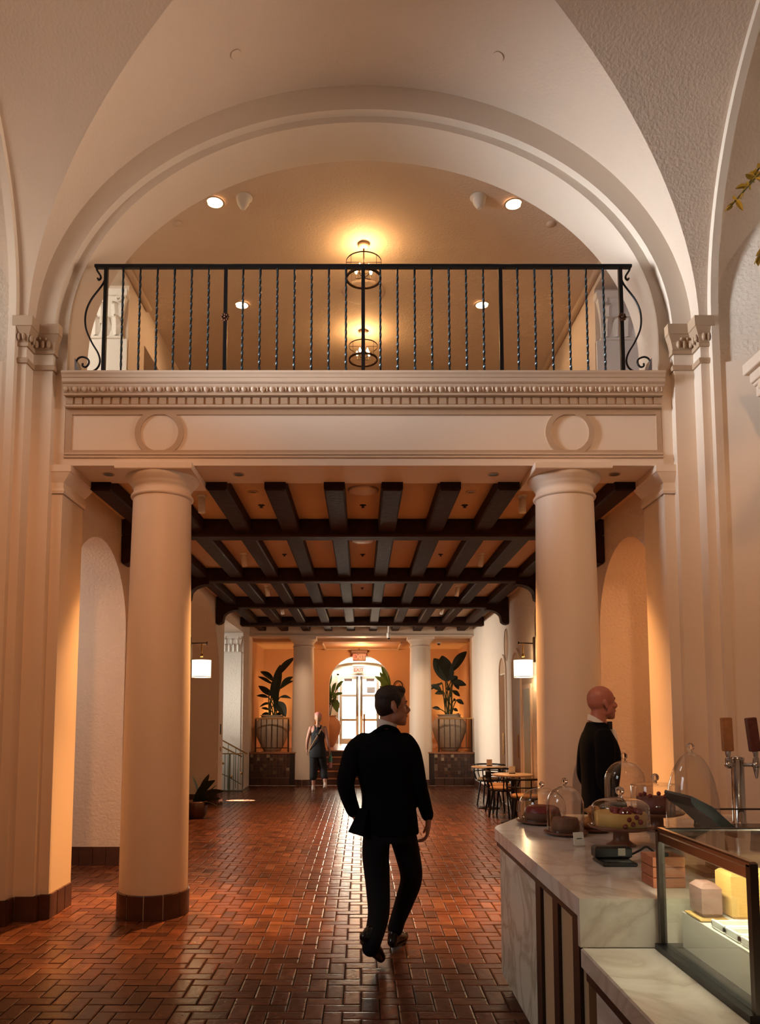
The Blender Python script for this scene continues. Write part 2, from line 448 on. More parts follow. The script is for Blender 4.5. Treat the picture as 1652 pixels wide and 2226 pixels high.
for sg, side in ((-1, 'shadowed'), (1, 'daylit')):
    nm = 'pier_capital'
    m = MB(); moulding(m, sg, CAPP, 2); moulding(m, sg, BANDP, 2)
    cap = m.build(nm, TAN, wall_arch)
    # carved leaf scrolls on the capital faces
    sc = MB()
    X = lambda a: CX + sg * a
    for x in (2.73, 2.78, 2.83):
        sc.ball((X(x), 6.325, 4.875), (0.018, 0.016, 0.034), 8, 6); sc.ball((X(x + 0.022), 6.315, 4.92), (0.010, 0.014, 0.012), 8, 6)
    for y in (6.32, 6.27, 6.22):
        sc.ball((X(2.835), y, 4.875), (0.016, 0.018, 0.034), 8, 6)
    for x in (2.885, 2.925):
        sc.ball((X(x), 6.185, 4.875), (0.014, 0.016, 0.034), 8, 6)
    sc.build('carved_leaves', TAN, cap)
    # anta capital under the entablature, on the inner reveal
    m = MB(); X = lambda a: CX + sg * a
    for k in range(7):
        pr = [(3.585, 0.012), (3.61, 0.022), (3.63, 0.012), (3.68, 0.012), (3.72, 0.045), (3.765, 0.075), (3.77, 0.085), (3.83, 0.085)]
        (z0, d0), (z1, d1) = pr[k], pr[k + 1]
        A = [(X(2.70), 6.43 - d0 * .5, z0), (X(2.61 - d0), 6.43 - d0 * .5, z0), (X(2.61 - d0), 6.93 + d0 * .4, z0), (X(2.72), 6.93 + d0 * .4, z0)]
        B = [(X(2.70), 6.43 - d1 * .5, z1), (X(2.61 - d1), 6.43 - d1 * .5, z1), (X(2.61 - d1), 6.93 + d1 * .4, z1), (X(2.72), 6.93 + d1 * .4, z1)]
        m.strip(A, B)
    m.build('anta_capital', CREAM, wall_arch)
    # tile skirting round the foot of the pier: one tile per face run
    sk = thing('baseboard_left' if sg < 0 else 'baseboard_right', None, None, kind='structure')
    pl = pier_line(sg, 0.022)
    for i in range(6):
        (x0, y0), (x1, y1) = pl[i], pl[i + 1]
        L = math.hypot(x1 - x0, y1 - y0); nn = max(1, round(L / 0.17))
        for k in range(nn):
            a = k / nn + 0.012; b = (k + 1) / nn - 0.012
            p = [(x0 + (x1 - x0) * t, y0 + (y1 - y0) * t) for t in (a, b)]
            nx, ny = (y1 - y0) / L, -(x1 - x0) / L
            if sg > 0: nx, ny = -nx, -ny
            q = [(x - nx * 0.035 * (-1), y - ny * 0.035 * (-1)) for x, y in p]
            poly = [p[0], p[1], q[1], q[0]]
            MB().extrude(poly, 2, 0.0, 0.195).build('tile', PLINTH, sk)

# ---- hall walls, ceiling
HX = 2.74
wl = MB(); wall_open(wl, lambda s, z, d: (CX - HX - d, s, z), 6.90, 18.9, 0, 4.0,
                     [(6.96, 8.72, 0, 2.62, 0.90), (11.15, 14.55, 0, 2.35, 1.42), (15.0, 17.5, 0, 3.6, 0)], 0.62)
wall_hl = wl.build('wall_hall_left', STUCCO, kind='structure')
wr = MB(); wall_open(wr, lambda s, z, d: (CX + HX + d, s, z), 6.90, 18.9, 0, 4.0,
                     [(6.96, 8.72, 0, 2.62, 0.90)], 0.62)
wall_hr = wr.build('wall_hall_right', STUCCO, kind='structure')
# solid end returns so the light wells read as rooms
MB().box(-6.6, -CX - HX - 0.60, 8.72, 8.9, 0, 4.0).box(-6.6, -6.4, 4, 9, 0, 7.6).build('wall_light_well_left', STUCCO, kind='structure')
MB().box(CX + HX + 0.60, 6.6, 8.72, 8.9, 0, 4.0).box(6.4, 6.6, 4, 9, 0, 7.6).build('wall_light_well_right', TERRA, kind='structure')
MB().box(-6.6, -CX - HX - 0.60, 14.55, 14.72, 0, 4.0).box(-6.6, -CX - HX - 0.60, 10.9, 11.12, 0, 4.0).box(-4.6, -4.4, 11.0, 14.6, 0, 4.0).build('wall_side_room', STUCCO, kind='structure')
MB().box(-6.6, CX - HX - 0.02, 17.55, 17.9, -1.0, 4.0).box(-6.6, CX - HX - 0.1, 14.72, 19, 3.9, 4.0).box(-6.6, -6.4, 14.7, 17.8, -1, 4).build('wall_stair', STUCCO, kind='structure')

ZCEIL = 3.90
ceil = MB().box(-4.6, 4.6, 6.88, 18.6, ZCEIL, ZCEIL + 0.1).build('ceiling_hall', OCHRE, kind='structure')
beamY = [8.45, 11.30, 14.05, 16.92]; BWd = 0.22
jx = [-2.42, -1.88, -1.34, -0.80, -0.25, 0.29, 0.83, 1.37, 1.91, 2.45]
for by in beamY:
    MB().bbox(-HX + 0.03, HX + 0.01, by, by + BWd, 3.695, ZCEIL, 0.018).build('beam', WOOD, ceil)
edges = [6.88] + beamY + [18.5]
for i in range(5):
    y0 = edges[i] + (0 if i == 0 else BWd - 0.005); y1 = edges[i + 1] + 0.005
    for x in jx:
        w = 0.098 + random.uniform(-.006, .006)
        MB().bbox(x - w, x + w, y0, y1, 3.752 + random.uniform(-.004, .004), ZCEIL, 0.016).build('joist', WOOD, ceil)
def corbel_mesh(sg):
    m = MB()
    poly = [(0, 0), (0.42, 0), (0.42, -0.045)]
    for i in range(9):
        a = PI / 2 * i / 8
        poly.append((0.40 - 0.26 * math.sin(a), -0.05 - 0.16 * (1 - math.cos(a))))
    poly += [(0.13, -0.27), (0.08, -0.31), (0.02, -0.32), (0, -0.29)]
    return poly
for by in beamY[:3]:
    for sg in (-1, 1):
        poly = [(CX + sg * (HX - 0.005) - sg * x, 3.70 + z) for x, z in corbel_mesh(sg)]
        MB().extrude(poly, 1, by + 0.01, by + BWd - 0.01).build('corbel', WOOD, ceil)
# lintel wall over the far columns
MB().box(-HX - 0.3, HX + 0.35, 18.5, 19.1, 3.62, 4.0).box(-HX, HX + 0.02, 18.46, 18.5, 3.62, 3.66).build('wall_lintel', CREAM, kind='structure')

# ---- upper gallery
UZ = 4.63
uc = MB(); n = 24
A = [(CX - 2.8 + 5.6 * i / n, 6.90, 7.12 - 0.30 * ((-2.8 + 5.6 * i / n) / 2.74) ** 2) for i in range(n + 1)]
uc.strip(A, [(x, 15.2, z) for x, y, z in A], True)
uc.box(-6.6, -2.74, 6.9, 9.2, 6.85, 6.95).box(2.78, 6.6, 6.9, 9.2, 6.85, 6.95)
ceil_up = uc.build('ceiling_upper', VAULT, kind='structure')
MB().box(-6.6, 6.6, 6.93, 15.2, 4.05, UZ).build('floor_upper', CREAM, kind='structure')
m = MB(); wall_open(m, lambda s, z, d: (CX - HX - d, s, z), 6.93, 15.2, UZ, 6.95, [(6.97, 8.50, UZ, 6.7, 0), (9.15, 13.0, UZ, 6.3, 0)], 0.3)
m.build('wall_upper_left', CREAM, kind='structure')
m = MB(); wall_open(m, lambda s, z, d: (CX + HX + d, s, z), 6.93, 15.2, UZ, 6.95, [(6.97, 8.58, UZ, 6.7, 0)], 0.3)
m.build('wall_upper_right', CREAM, kind='structure')
MB().box(-6.6, -3.0, 8.52, 8.8, UZ, 6.95).build('wall_upper_well_left', STUCCO, kind='structure')
MB().box(3.0, 6.6, 8.60, 8.8, UZ, 6.95).build('wall_upper_well_right', STUCCO, kind='structure')
MB().box(-6.6, 6.6, 15.2, 15.4, UZ, 7.3).box(-6.6, -6.4, 6.9, 15.2, UZ, 7).box(6.4, 6.6, 6.9, 15.2, UZ, 7).build('wall_upper_end', CREAM, kind='structure')
for sg, nm, y0 in ((-1, 'trim_3', 6.97), (1, 'trim_4', 6.97)):
    MB().tube([(CX + sg * 2.71, y0, 6.80), (CX + sg * 2.71, 15.1 if sg > 0 else 9.2, 6.80)], 0.045, 8).build(nm, TRIM, kind='structure')

# ================================================================== ENTABLATURE AND BALCONY
X0, X1 = CX - 2.605, CX + 2.605
ent = thing('entablature', 'cream balcony beam with dentil cornice and two round medallions', 'entablature')
MB().box(X0, X1, 6.45, 6.92, 3.83, 4.63).box(X0, X1, 6.42, 6.45, 3.83, 3.895).build('beam_body', CREAM, ent)
MB().bbox(X0, X1, 6.405, 6.45, 3.895, 3.917, 0.006).bbox(X0, X1, 6.412, 6.45, 3.924, 3.945, 0.005).build('lower_moulding', TRIM, ent)
fm = MB().box(X0, X1, 6.436, 6.45, 3.945, 3.975).box(X0, X1, 6.436, 6.45, 4.293, 4.345)
fm.box(X0, X0 + 0.055, 6.436, 6.45, 3.975, 4.293).box(X1 - 0.045, X1, 6.436, 6.45, 3.975, 4.293)
fm.build('frieze_frame', TAN, ent)
for cxm in (-1.763, 1.823):
    rm = MB(); n = 48
    def ringp(r, y): return [(cxm + r * math.cos(2 * PI * i / n), y, 4.134 + r * math.sin(2 * PI * i / n)) for i in range(n)]
    rm.strip(ringp(0.166, 6.434), ringp(0.214, 6.434), True, True).strip(ringp(0.166, 6.434), ringp(0.166, 6.452), True, True).strip(ringp(0.214, 6.434), ringp(0.214, 6.452), True, True)
    rm.build('medallion_ring', TAN, ent)
cm = MB()
cm.bbox(X0, X1, 6.395, 6.46, 4.345, 4.370, 0.006)
cm.box(X0, X1, 6.42, 6.46, 4.37, 4.44)
cm.bbox(X0, X1, 6.365, 6.46, 4.440, 4.455, 0.004)
prof = [(6.46, 4.455), (6.385, 4.455), (6.372, 4.48), (6.350, 4.515), (6.345, 4.535), (6.335, 4.535), (6.325, 4.545), (6.325, 4.575), (6.318, 4.58), (6.312, 4.60), (6.300, 4.615), (6.300, 4.632), (6.92, 4.632)]
cm.extrude(prof, 0, X0, X1)
cm.build('cornice', TRIM, ent)
dm = MB().bbox(-0.031, 0.031, 6.402, 6.425, 4.373, 4.436, 0.003).mesh('dentil', TAN)
nd = 64
for i in range(nd):
    o = bpy.data.objects.new('dentil', dm); COL.objects.link(o); o.parent = ent
    o.location = (X0 + (X1 - X0) * (i + .5) / nd, 0, 0)
em = MB().ball((0, 6.366, 4.496), (0.026, 0.016, 0.030), 8, 6).ball((0.0405, 6.360, 4.500), (0.006, 0.010, 0.030), 6, 4).mesh('egg_moulding', TRIM)
for i in range(nd):
    o = bpy.data.objects.new('egg_moulding', em); COL.objects.link(o); o.parent = ent
    o.location = (X0 + (X1 - X0) * (i + .5) / nd - 0.02, 0, 0)
# unlit recessed downlights in the beam soffit
for x, lab in ((-2.27, 'unlit recessed downlight in the beam soffit between the shadowed pier and column'), (-1.10, 'unlit recessed downlight just inside the shadowed column'),
               (1.19, 'unlit recessed downlight just inside the column behind the bald man'), (2.28, 'unlit recessed downlight between the daylit pier and column')):
    t = thing('recessed_downlight', lab, 'downlight', (x, 6.66, 3.83), group='unlit downlights in the beam soffit')
    MB().lathe([(0.052, -0.004), (0.040, -0.004), (0.040, -0.001), (0.052, 0.0)], seg=20, cap=(False, False)).build('trim_ring', TAN, t)
    MB().lathe([(0.041, -0.002), (0.0, -0.0015)], seg=20, cap=(False, False)).build('lens', BLACK, t)

# ---- columns
def column(x, y, htop, label, r0=0.285, r1=0.252, plinth=0.20, tiles=12):
    c = thing('column', label, 'column', (x, y, 0))
    pr = [(r0 - .004, 0.0)]
    for i in range(13):
        t = i / 12; z = plinth + (htop - 0.25 - plinth) * t
        pr.append((r0 - (r0 - r1) * (0.25 * t + 0.75 * t * t), z))
    MB().lathe(pr, seg=48).build('shaft', CREAM, c)
    h = htop
    cp = [(r1, h - .25), (r1 + .016, h - .245), (r1 + .022, h - .232), (r1 + .016, h - .219), (r1, h - .214), (r1 - .002, h - .15), (r1 + .012, h - .145), (r1 + .014, h - .13),
          (r1 + .03, h - .115), (r1 + .055, h - .09), (r1 + .066, h - .07), (r1 + .066, h - .058)]
    MB().lathe(cp, seg=48).build('capital', CREAM, c)
    w = r1 + .078
    MB().bbox(-w, w, -w, w, h - .06, h, 0.006).build('abacus', CREAM, c)
    tm = MB().lathe([(r0 - .02, 0.0), (r0 + .016, 0.0), (r0 + .016, plinth - .006), (r0 + .010, plinth), (r0 - .02, plinth)], seg=4, a0=-PI / tiles + .014, a1=PI / tiles - .014, smooth=False).mesh('tile', PLINTH)
    for k in range(tiles):
        o = bpy.data.objects.new('tile', tm); COL.objects.link(o); o.parent = c
        o.rotation_euler = (0, 0, 2 * PI * (k + .5) / tiles)
    return c
column(-1.775, 6.64, 3.83, 'thick cream column under the balcony beam beside the dark left archway')
column(1.815, 6.64, 3.83, 'thick cream column under the balcony beam behind the bald man')
column(-1.43, 18.84, 3.62, 'far cream column at the steps with the walking woman in front', plinth=0.14)
column(1.47, 18.84, 3.62, 'far cream column at the steps beside the suited man\'s face', plinth=0.14)

# ---- iron balustrade
YR, ZB, ZT = 6.36, 4.632, 5.622
rail = thing('balcony_railing', 'black wrought iron balcony railing with twisted bars and end scrolls', 'railing', (0, YR, ZB))
rx0, rx1 = -2.240, 2.276
hz = ZT - ZB
MB().bbox(rx0 - 0.10, rx1 + 0.10, -0.022, 0.022, hz - 0.034, hz, 0.006).build('handrail', IRON, rail)
def twisted(h, s, turns, n=72):
    R = []
    for i in range(n + 1):
        z = h * i / n; a = 0.0
        t = (z / h)
        a = 2 * PI * turns * min(max((t - 0.05) / 0.9, 0), 1)
        R.append([(s * math.cos(a + PI / 4 + k * PI / 2), s * math.sin(a + PI / 4 + k * PI / 2), z) for k in range(4)])
    return MB().rings(R, False)
twm = twisted(hz - 0.034, 0.0105, 3.2).bbox(-0.016, 0.016, -0.016, 0.016, 0, 0.022, 0.004).mesh('baluster', BLUEIRON)
posts = (0, 7, 15, 23, 30)
for i in range(31):
    x = rx0 + (rx1 - rx0) * i / 30
    if i in posts:
        p = MB().bbox(-0.016, 0.016, -0.016, 0.016, 0, hz - 0.03, 0.004).build('post', IRON, rail, (x, 0, 0))
        if i in (7, 30):
            rs = MB()
            for k in range(8):
                a = 2 * PI * k / 8
                rs.ball((0.026 * math.cos(a), -0.022, 0.50 + 0.026 * math.sin(a)), (0.013, 0.008, 0.013), 8, 5)
            rs.ball((0, -0.026, 0.50), 0.013, 8, 6)
            rs.build('rosette', mat('rust_bronze', (0.09, 0.035, 0.018), 0.4, metal=0.7), p)
    else:
        o = bpy.data.objects.new('baluster', twm); COL.objects.link(o); o.parent = rail; o.location = (x, 0, 0); o.rotation_euler = (0, 0, 0.3 * i)
def spline(P, n=6):
    out = []
    for i in range(len(P) - 1):
        p0 = P[max(i - 1, 0)]; p1 = P[i]; p2 = P[i + 1]; p3 = P[min(i + 2, len(P) - 1)]
        for k in range(n):
            t = k / n
            out.append(tuple(0.5 * ((2 * b) + (-a + c) * t + (2 * a - 5 * b + 4 * c - d) * t * t + (-a + 3 * b - 3 * c + d) * t ** 3) for a, b, c, d in zip(p0, p1, p2, p3)))
    out.append(tuple(P[-1])); return out
scr = [(228, 604), (221, 622), (198, 655), (187, 685), (188, 718), (201, 749), (216, 774), (221, 792), (216, 807), (203, 816), (188, 819), (175, 812), (169, 800), (173, 787), (183, 783), (195, 788), (197, 797), (191, 805), (184, 803), (184, 797)]
top = [(207, 581), (209, 590), (216, 601), (217, 607), (213, 611), (210, 607)]
for sg in (-1, 1):
    ex = rx0 if sg < 0 else rx1
    def conv(pts):
        return spline([(ex + sg * (229 - u) * 0.00402, 0.0, hz * (819 - v) / (819 - 577)) for u, v in pts])
    MB().tube(conv(scr), 0.0085, 6).build('scroll', IRON, rail)
    MB().tube(conv(top), 0.0095, 6).build('end_curl', IRON, rail)
    MB().extrude([(ex + sg * 0.245, 0), (ex + sg * 0.20, 0.0), (ex + sg * 0.245, 0.13)], 1, -0.02, 0.10).build('foot_wedge', mat('grey_metal', (0.16, 0.14, 0.14), 0.5, metal=0.5), rail)

# ---- fixtures of the upper gallery
BULB = mat('lit_bulb', (1, 0.8, 0.5), 0.3, emit=(1.0, 0.62, 0.26), estr=45)
CANM = mat('lit_can', (0.9, 0.6, 0.35), 0.25, emit=(1.0, 0.66, 0.36), estr=5)
def gallery_lamp(y, label):
    zt = 7.10
    L = thing('ceiling_lantern', label, 'ceiling lamp', (0.03, y, zt), group='drum lanterns of the gallery')
    B = mat('bronze_frame', (0.055, 0.030, 0.018), 0.4, metal=0.8)
    MB().lathe([(0.0, 0), (0.065, 0), (0.065, -0.02), (0.03, -0.035), (0.012, -0.04)], seg=20).build('canopy', TRIM, L)
    MB().tube([(0, 0, -0.03), (0, 0, -0.40)], 0.010, 8).build('stem', B, L)
    MB().lathe([(0.202, -0.20), (0.206, -0.20), (0.206, -0.214), (0.202, -0.214), (0.202, -0.20)], seg=40, cap=(False, False)).build('upper_ring', B, L)
    MB().lathe([(0.190, -0.39), (0.206, -0.39), (0.206, -0.418), (0.190, -0.418), (0.190, -0.39)], seg=40, cap=(False, False)).build('lower_ring', B, L)
    MB().tube([(-0.204, 0, -0.207), (0.204, 0, -0.207)], 0.004, 6).tube([(0, -0.204, -0.207), (0, 0.204, -0.207)], 0.004, 6).build('cross_bar', B, L)
    for k in range(4):
        a = PI / 4 + k * PI / 2
        MB().tube([(0.204 * math.cos(a), 0.204 * math.sin(a), -0.207), (0.204 * math.cos(a), 0.204 * math.sin(a), -0.40)], 0.003, 6).build('rod', B, L)
    for k in range(5):
        a = 2 * PI * k / 5 + 0.4; c, s = math.cos(a), math.sin(a)
        arm = MB().tube([(0, 0, -0.39), (0.06 * c, 0.06 * s, -0.398), (0.09 * c, 0.09 * s, -0.39), (0.09 * c, 0.09 * s, -0.33)], 0.005, 6).build('arm', B, L)
        MB().lathe([(0.008, -0.335), (0.016, -0.315), (0.018, -0.30), (0.010, -0.28), (0.002, -0.262)], (0.09 * c, 0.09 * s, 0), 10).build('bulb', BULB, arm)
    point('lantern_glow', (0.03, y, zt - 0.17), 20, (1.0, 0.55, 0.22), 0.05)
    return L
gallery_lamp(8.35, 'drum lantern on the gallery ceiling crossed by the handrail')
gallery_lamp(10.35, 'drum lantern on the gallery ceiling low behind the balusters')
gz = lambda x: 7.12 - 0.30 * ((x - CX) / 2.74) ** 2
def downlight(x, y, z, label, power=8, r=0.085, tgt=None):
    t = thing('downlight', label, 'downlight', (x, y, z), group='lit downlights of the gallery')
    MB().lathe([(r + .018, -0.004), (r, -0.008), (r - .004, -0.002)], seg=24, cap=(False, False)).build('trim_ring', TRIM, t)
    MB().lathe([(r, -0.006), (0.0, -0.003)], seg=24, cap=(False, False)).build('lamp', CANM, t)
    spot('downlight_beam', (x, y, z - 0.03), tgt or (x, y, 0), power, (1.0, 0.62, 0.32), 110, 0.8, 0.05)
for (x, y, lab) in ((-1.53, 7.50, 'lit gallery downlight under the shadowed flank of the arch'), (1.60, 7.52, 'lit gallery downlight under the bright flank of the arch'),
                    (-1.56, 9.48, 'lit gallery downlight behind the upper half of the balusters, beside the knobbed post'), (1.58, 9.48, 'lit gallery downlight behind the balusters near the plain post'),
                    (-1.56, 11.5, 'lit gallery downlight just over the cornice, window-well side'), (1.58, 11.5, 'lit gallery downlight just over the cornice, nearer the dark floodlight')):
    downlight(x, y, gz(x) - 0.004, lab, *((45, 0.085, (math.copysign(2.75, x), 9.15, 5.3)) if 9 < y < 10 else ()))
for x, lab in ((-1.22, 'small white cone shaped ceiling speaker by the arch\'s shadowed flank'), (1.22, 'small white cone shaped ceiling speaker by the arch\'s bright flank')):
    t = thing('ceiling_spotlight', lab, 'ceiling fixture', (x, 7.48, gz(x)), group='cone fixtures')
    MB().lathe([(0.085, 0), (0.085, -0.012), (0.045, -0.02)], seg=20).build('base', WHITE, t)
    MB().lathe([(0.072, -0.015), (0.062, -0.07), (0.030, -0.12), (0.02, -0.125)], (0.012 * (1 if x > 0 else -1), 0, 0), 20).build('cone', WHITE, t)
t = thing('ceiling_disc', 'round plaster disc on the gallery ceiling between the two lanterns', 'ceiling disc', (0.03, 9.35, 7.118))
MB().lathe([(0.28, 0.0), (0.28, -0.012), (0.25, -0.022), (0.0, -0.022)], seg=40).build('disc', VAULT, t)
for x, lab in ((-1.98, 'thin round cover plate at the edge of the gallery ceiling, shadowed side'), (2.05, 'thin round cover plate at the edge of the gallery ceiling, bright side')):
    t = thing('cover_plate', lab, 'cover plate', (x, 7.75, gz(x)))
    MB().lathe([(0.055, 0.002), (0.055, -0.012), (0.0, -0.012)], seg=20).build('plate', VAULT, t)
fl_ = thing('floodlight', 'small black floodlight lying on the balcony edge behind the railing', 'floodlight', (1.58, 6.72, UZ))
MB().bbox(-0.10, 0.10, -0.05, 0.05, 0.02, 0.075, 0.012).build('housing', BLACK, fl_); MB().bbox(-0.03, 0.03, -0.03, 0.03, 0.0, 0.022, 0.004).build('foot', BLACK, fl_)

# light-well pilasters with leafy capitals seen past the gallery and the stair bay
def leafy_capital(parent, w, d, z0, h, m, x=0.0, y=0.0):
    R = []
    for t in range(6):
        k = t / 5; g = 0.05 * k ** 2.2
        R.append([(x - w - g, y - d - g, z0 + h * k), (x + w + g, y - d - g, z0 + h * k), (x + w + g, y, z0 + h * k), (x - w - g, y, z0 + h * k)])
    MB().rings(R, False).bbox(x - w - .07, x + w + .07, y - d - .07, y, z0 + h, z0 + h + .09, .01).bbox(x - w - .02, x + w + .02, y - d - .02, y, z0 - .03, z0, .006).build('capital_bell', m, parent)
    for row, (zz, hh, n) in enumerate(((z0 + .01, h * .55, 4), (z0 + h * .32, h * .6, 3))):
        for i in range(n):
            xx = x - w + 2 * w * (i + .5) / n
            lf = MB(); N = 8; A, B, Cc = [], [], []
            for k in range(N + 1):
                t = k / N; wd = w / n * .85 * math.sin(PI * (0.18 + 0.8 * t)) + .004
                yy = y - d - .012 - .05 * t ** 2.5 - (.03 * (t > .8) * (t - .8) * 5); zc_ = zz + hh * (t if t < .88 else .88 - (t - .88) * .6)
                A.append((xx - wd, yy + .012, zc_)); B.append((xx, yy - .012, zc_)); Cc.append((xx + wd, yy + .012, zc_))
            lf.strip(A, B, True).strip(B, Cc, True)
            lf.build('acanthus_leaf', m, parent)
    for sx in (-1, 1):
        sp = [(x + sx * (w - .02 + .045 * math.cos(a) * (1 - a / 14)), y - d - .05, z0 + h - .03 + .045 * math.sin(a) * (1 - a / 14)) for a in [k * .5 for k in range(20)]]
        MB().tube(sp, .012, 6).build('volute', m, parent)
PILW = mat('white_plaster', (0.80, 0.76, 0.68), 0.75, bump=0.5, bscale=40)
p = thing('wall_pilaster', 'sunlit white pilaster with leafy capital beyond the gallery, shadowed arch side', 'pilaster', (-3.02, 8.52, UZ))
MB().box(-0.32, 0.30, -0.06, 0.0, 0, 1.40).build('shaft', PILW, p); leafy_capital(p, 0.24, 0.06, 1.43, 0.46, PILW)
p = thing('wall_pilaster', 'bluish shaded pilaster with worn capital beyond the gallery, bright arch side', 'pilaster', (3.06, 8.60, UZ))
MB().box(-0.30, 0.32, -0.06, 0.0, 0, 1.42).build('shaft', PILW, p); leafy_capital(p, 0.24, 0.06, 1.45, 0.46, PILW)
p = thing('wall_pilaster', 'white pilaster with leafy capital behind the stair railing', 'pilaster', (-2.99, 17.55, 0))
MB().box(-0.30, 0.22, -0.06, 0.0, -0.3, 3.12).build('shaft', PILW, p); leafy_capital(p, 0.20, 0.06, 3.15, 0.36, PILW)
fr = thing('wall_picture', 'small framed notice on the gallery wall near the bluish pilaster', 'picture', (CX + HX - 0.005, 9.05, 5.42))
MB().bbox(-0.02, 0.0, -0.12, 0.12, -0.16, 0.16, 0.004).build('frame', WOOD, fr)
MB().box(-0.023, -0.0205, -0.095, 0.095, -0.135, 0.135).build('sheet', mat('tan_print', (0.5, 0.36, 0.22), 0.6, var=0.6, vscale=30), fr)

# side wall pilaster fragment of the front room (frame edge)
p = thing('side_pilaster', 'carved cream pilaster capital jutting from the wall at the frame edge', 'pilaster', (3.22, 5.35, 0))
MB().box(-0.10, 0.355, -0.30, 0.30, 0, 3.98).build('shaft', CREAM, p)
mm = MB()
for z0, z1, d in ((3.98, 4.02, .12), (4.10, 4.13, .135), (4.13, 4.22, .15), (4.22, 4.25, .165), (4.25, 4.33, .18), (4.33, 4.42, .215)): mm.bbox(-d, .355, -.30 - d + .08, .30 + d - .10, z0, z1, .006)
mm.box(-.11, .355, -.31, .31, 4.02, 4.10)
mm.build('cornice', CREAM, p)
for k in range(7): MB().ball((-0.165, .26 - k * .08, 4.19), (.02, .022, .034), 8, 6).build('bead', CREAM, p)

# ================================================================== HALL FIXTURES
def track_spot(x, y, label, tgt, power=26, col=(1.0, 0.44, 0.16), ang=80):
    t = thing('ceiling_spotlight', label, 'spotlight', (x, y, ZCEIL), group='cylinder spotlights between the joists')
    MB().lathe([(0.05, 0), (0.05, -0.012), (0.02, -0.018)], seg=16).build('mount', WHITE, t)
    MB().tube([(0, 0, -0.012), (0, 0, -0.05)], 0.008, 6).build('stem', WHITE, t)
    d = (Vector(tgt) - Vector((x, y, ZCEIL))).normalized(); 
    q = Vector((0, 0, -1)).rotation_difference(d).to_matrix().to_4x4()
    M = Matrix.Translation((0, 0, -0.05)) @ q
    b = MB().lathe([(0.034, 0.02), (0.036, 0.0), (0.036, -0.13), (0.030, -0.134), (0.028, -0.10), (0.0, -0.10)], seg=18, M=M).build('barrel', WHITE, t)
    e = Vector((x, y, ZCEIL)) + Vector((0, 0, -0.05)) + d * 0.15
    spot('spot_beam', e, tgt, power, col, ang, 0.7, 0.03)
TS = [(-1.62, 7.55), (1.64, 7.55), (-1.62, 10.3), (1.66, 10.3), (-1.62, 12.9), (1.66, 12.9), (-1.62, 15.4), (1.66, 15.4)]
side = ['shadowed column', 'bald man\'s column']
rows = ['right behind the %s', 'second from the %s', 'third from the %s', 'farthest from the %s']
for x, lab in ((-2.20, 'added round rim spot between the joists beside the shadowed pier'), (-1.08, 'added round rim spot between the joists inside the shadowed column'), (1.10, 'round recessed spot between the joists inside the bald man\'s column'), (2.20, 'added round rim spot between the joists beside the daylit pier')):  # fixtures and beams added to give the columns a warm rim
    t = thing('added_rim_spot', lab, 'spotlight', (x, 7.42, ZCEIL), group='added rim spots of the first ceiling bay')
    MB().lathe([(0.055, 0.0), (0.055, -0.006), (0.040, -0.008), (0.036, -0.001)], seg=20, cap=(False, False)).build('trim_ring', OCHRE, t)
    MB().lathe([(0.038, -0.002), (0.0, -0.0015)], seg=20, cap=(False, False)).build('lens', mat('dim_lens', (.10, .05, .03), .3), t)
    spot('column_rim_fill', (x, 7.40, ZCEIL - 0.02), ({-2.20: -2.02, -1.08: -1.50, 1.10: 1.54, 2.20: 2.06}[x], 6.72, 0.9), 1150, (1.0, 0.46, 0.15), 52, 1.0, 0.04)
for i, (x, y) in enumerate(TS):
    tgt = (x * 0.9, y - 0.2, 0) if i < 2 else ((x * 0.60, y - 0.2, 0) if i < 6 else (x * 0.86, 18.6, 1.7))
    track_spot(x, y, 'white cylinder ceiling spotlight, ' + rows[i // 2] % side[i % 2], tgt, (170, 560, 520, 210)[i // 2], (1.0, 0.68, 0.46) if i > 5 else (1.0, 0.44, 0.16), 42 if i > 5 else 80)
for i, (x, y) in enumerate(((-1.06, 7.9), (0.02, 7.9), (1.10, 7.9), (-1.06, 10.35), (0.02, 10.35), (1.10, 10.35), (0.02, 13.1))):
    t = thing('sprinkler', ['tiny dark ceiling sprinkler in the first bay, shadowed column side', 'tiny dark ceiling sprinkler in the middle of the first bay', 'tiny dark ceiling sprinkler in the first bay, bald man side', 'tiny dark ceiling sprinkler in the second bay, shadowed column side', 'tiny dark ceiling sprinkler in the middle of the second bay', 'tiny dark ceiling sprinkler in the second bay, bald man side', 'tiny dark ceiling sprinkler in the middle of the third bay'][i], 'sprinkler', (x, y, ZCEIL), group='ceiling sprinklers')
    MB().lathe([(0.035, 0), (0.035, -0.006), (0.012, -0.01), (0.010, -0.025), (0.022, -0.028), (0.0, -0.03)], seg=14).build('head', BLACK, t)
for y, lab in ((9.5, 'flat white ceiling speaker disc behind the first beam'), (7.35, 'flat ceiling speaker disc half hidden above the balcony beam')):
    t = thing('ceiling_speaker', lab, 'speaker', (0.02, y, ZCEIL), group='ceiling speakers')
    MB().lathe([(0.15, 0), (0.15, -0.012), (0.13, -0.02), (0.0, -0.02)], seg=28).build('grille', mat('beige_plastic', (0.62, 0.50, 0.38), 0.5), t)
t = thing('security_camera', 'white security camera hanging on a short pole from the last beam', 'camera', (0.62, 16.98, 3.69))
MB().tube([(0, 0, 0), (0, 0, -0.16)], 0.022, 10).build('pole', WHITE, t)
MB().lathe([(0.038, -0.15), (0.045, -0.16), (0.045, -0.25), (0.030, -0.27)], seg=16).build('housing', WHITE, t)
MB().ball((0, 0, -0.265), 0.034, 12, 8).build('dome', BLACK, t)
t = thing('dome_camera', 'small dark dome camera on the ceiling above the far urn plant', 'camera', (1.98, 19.3, 3.55))
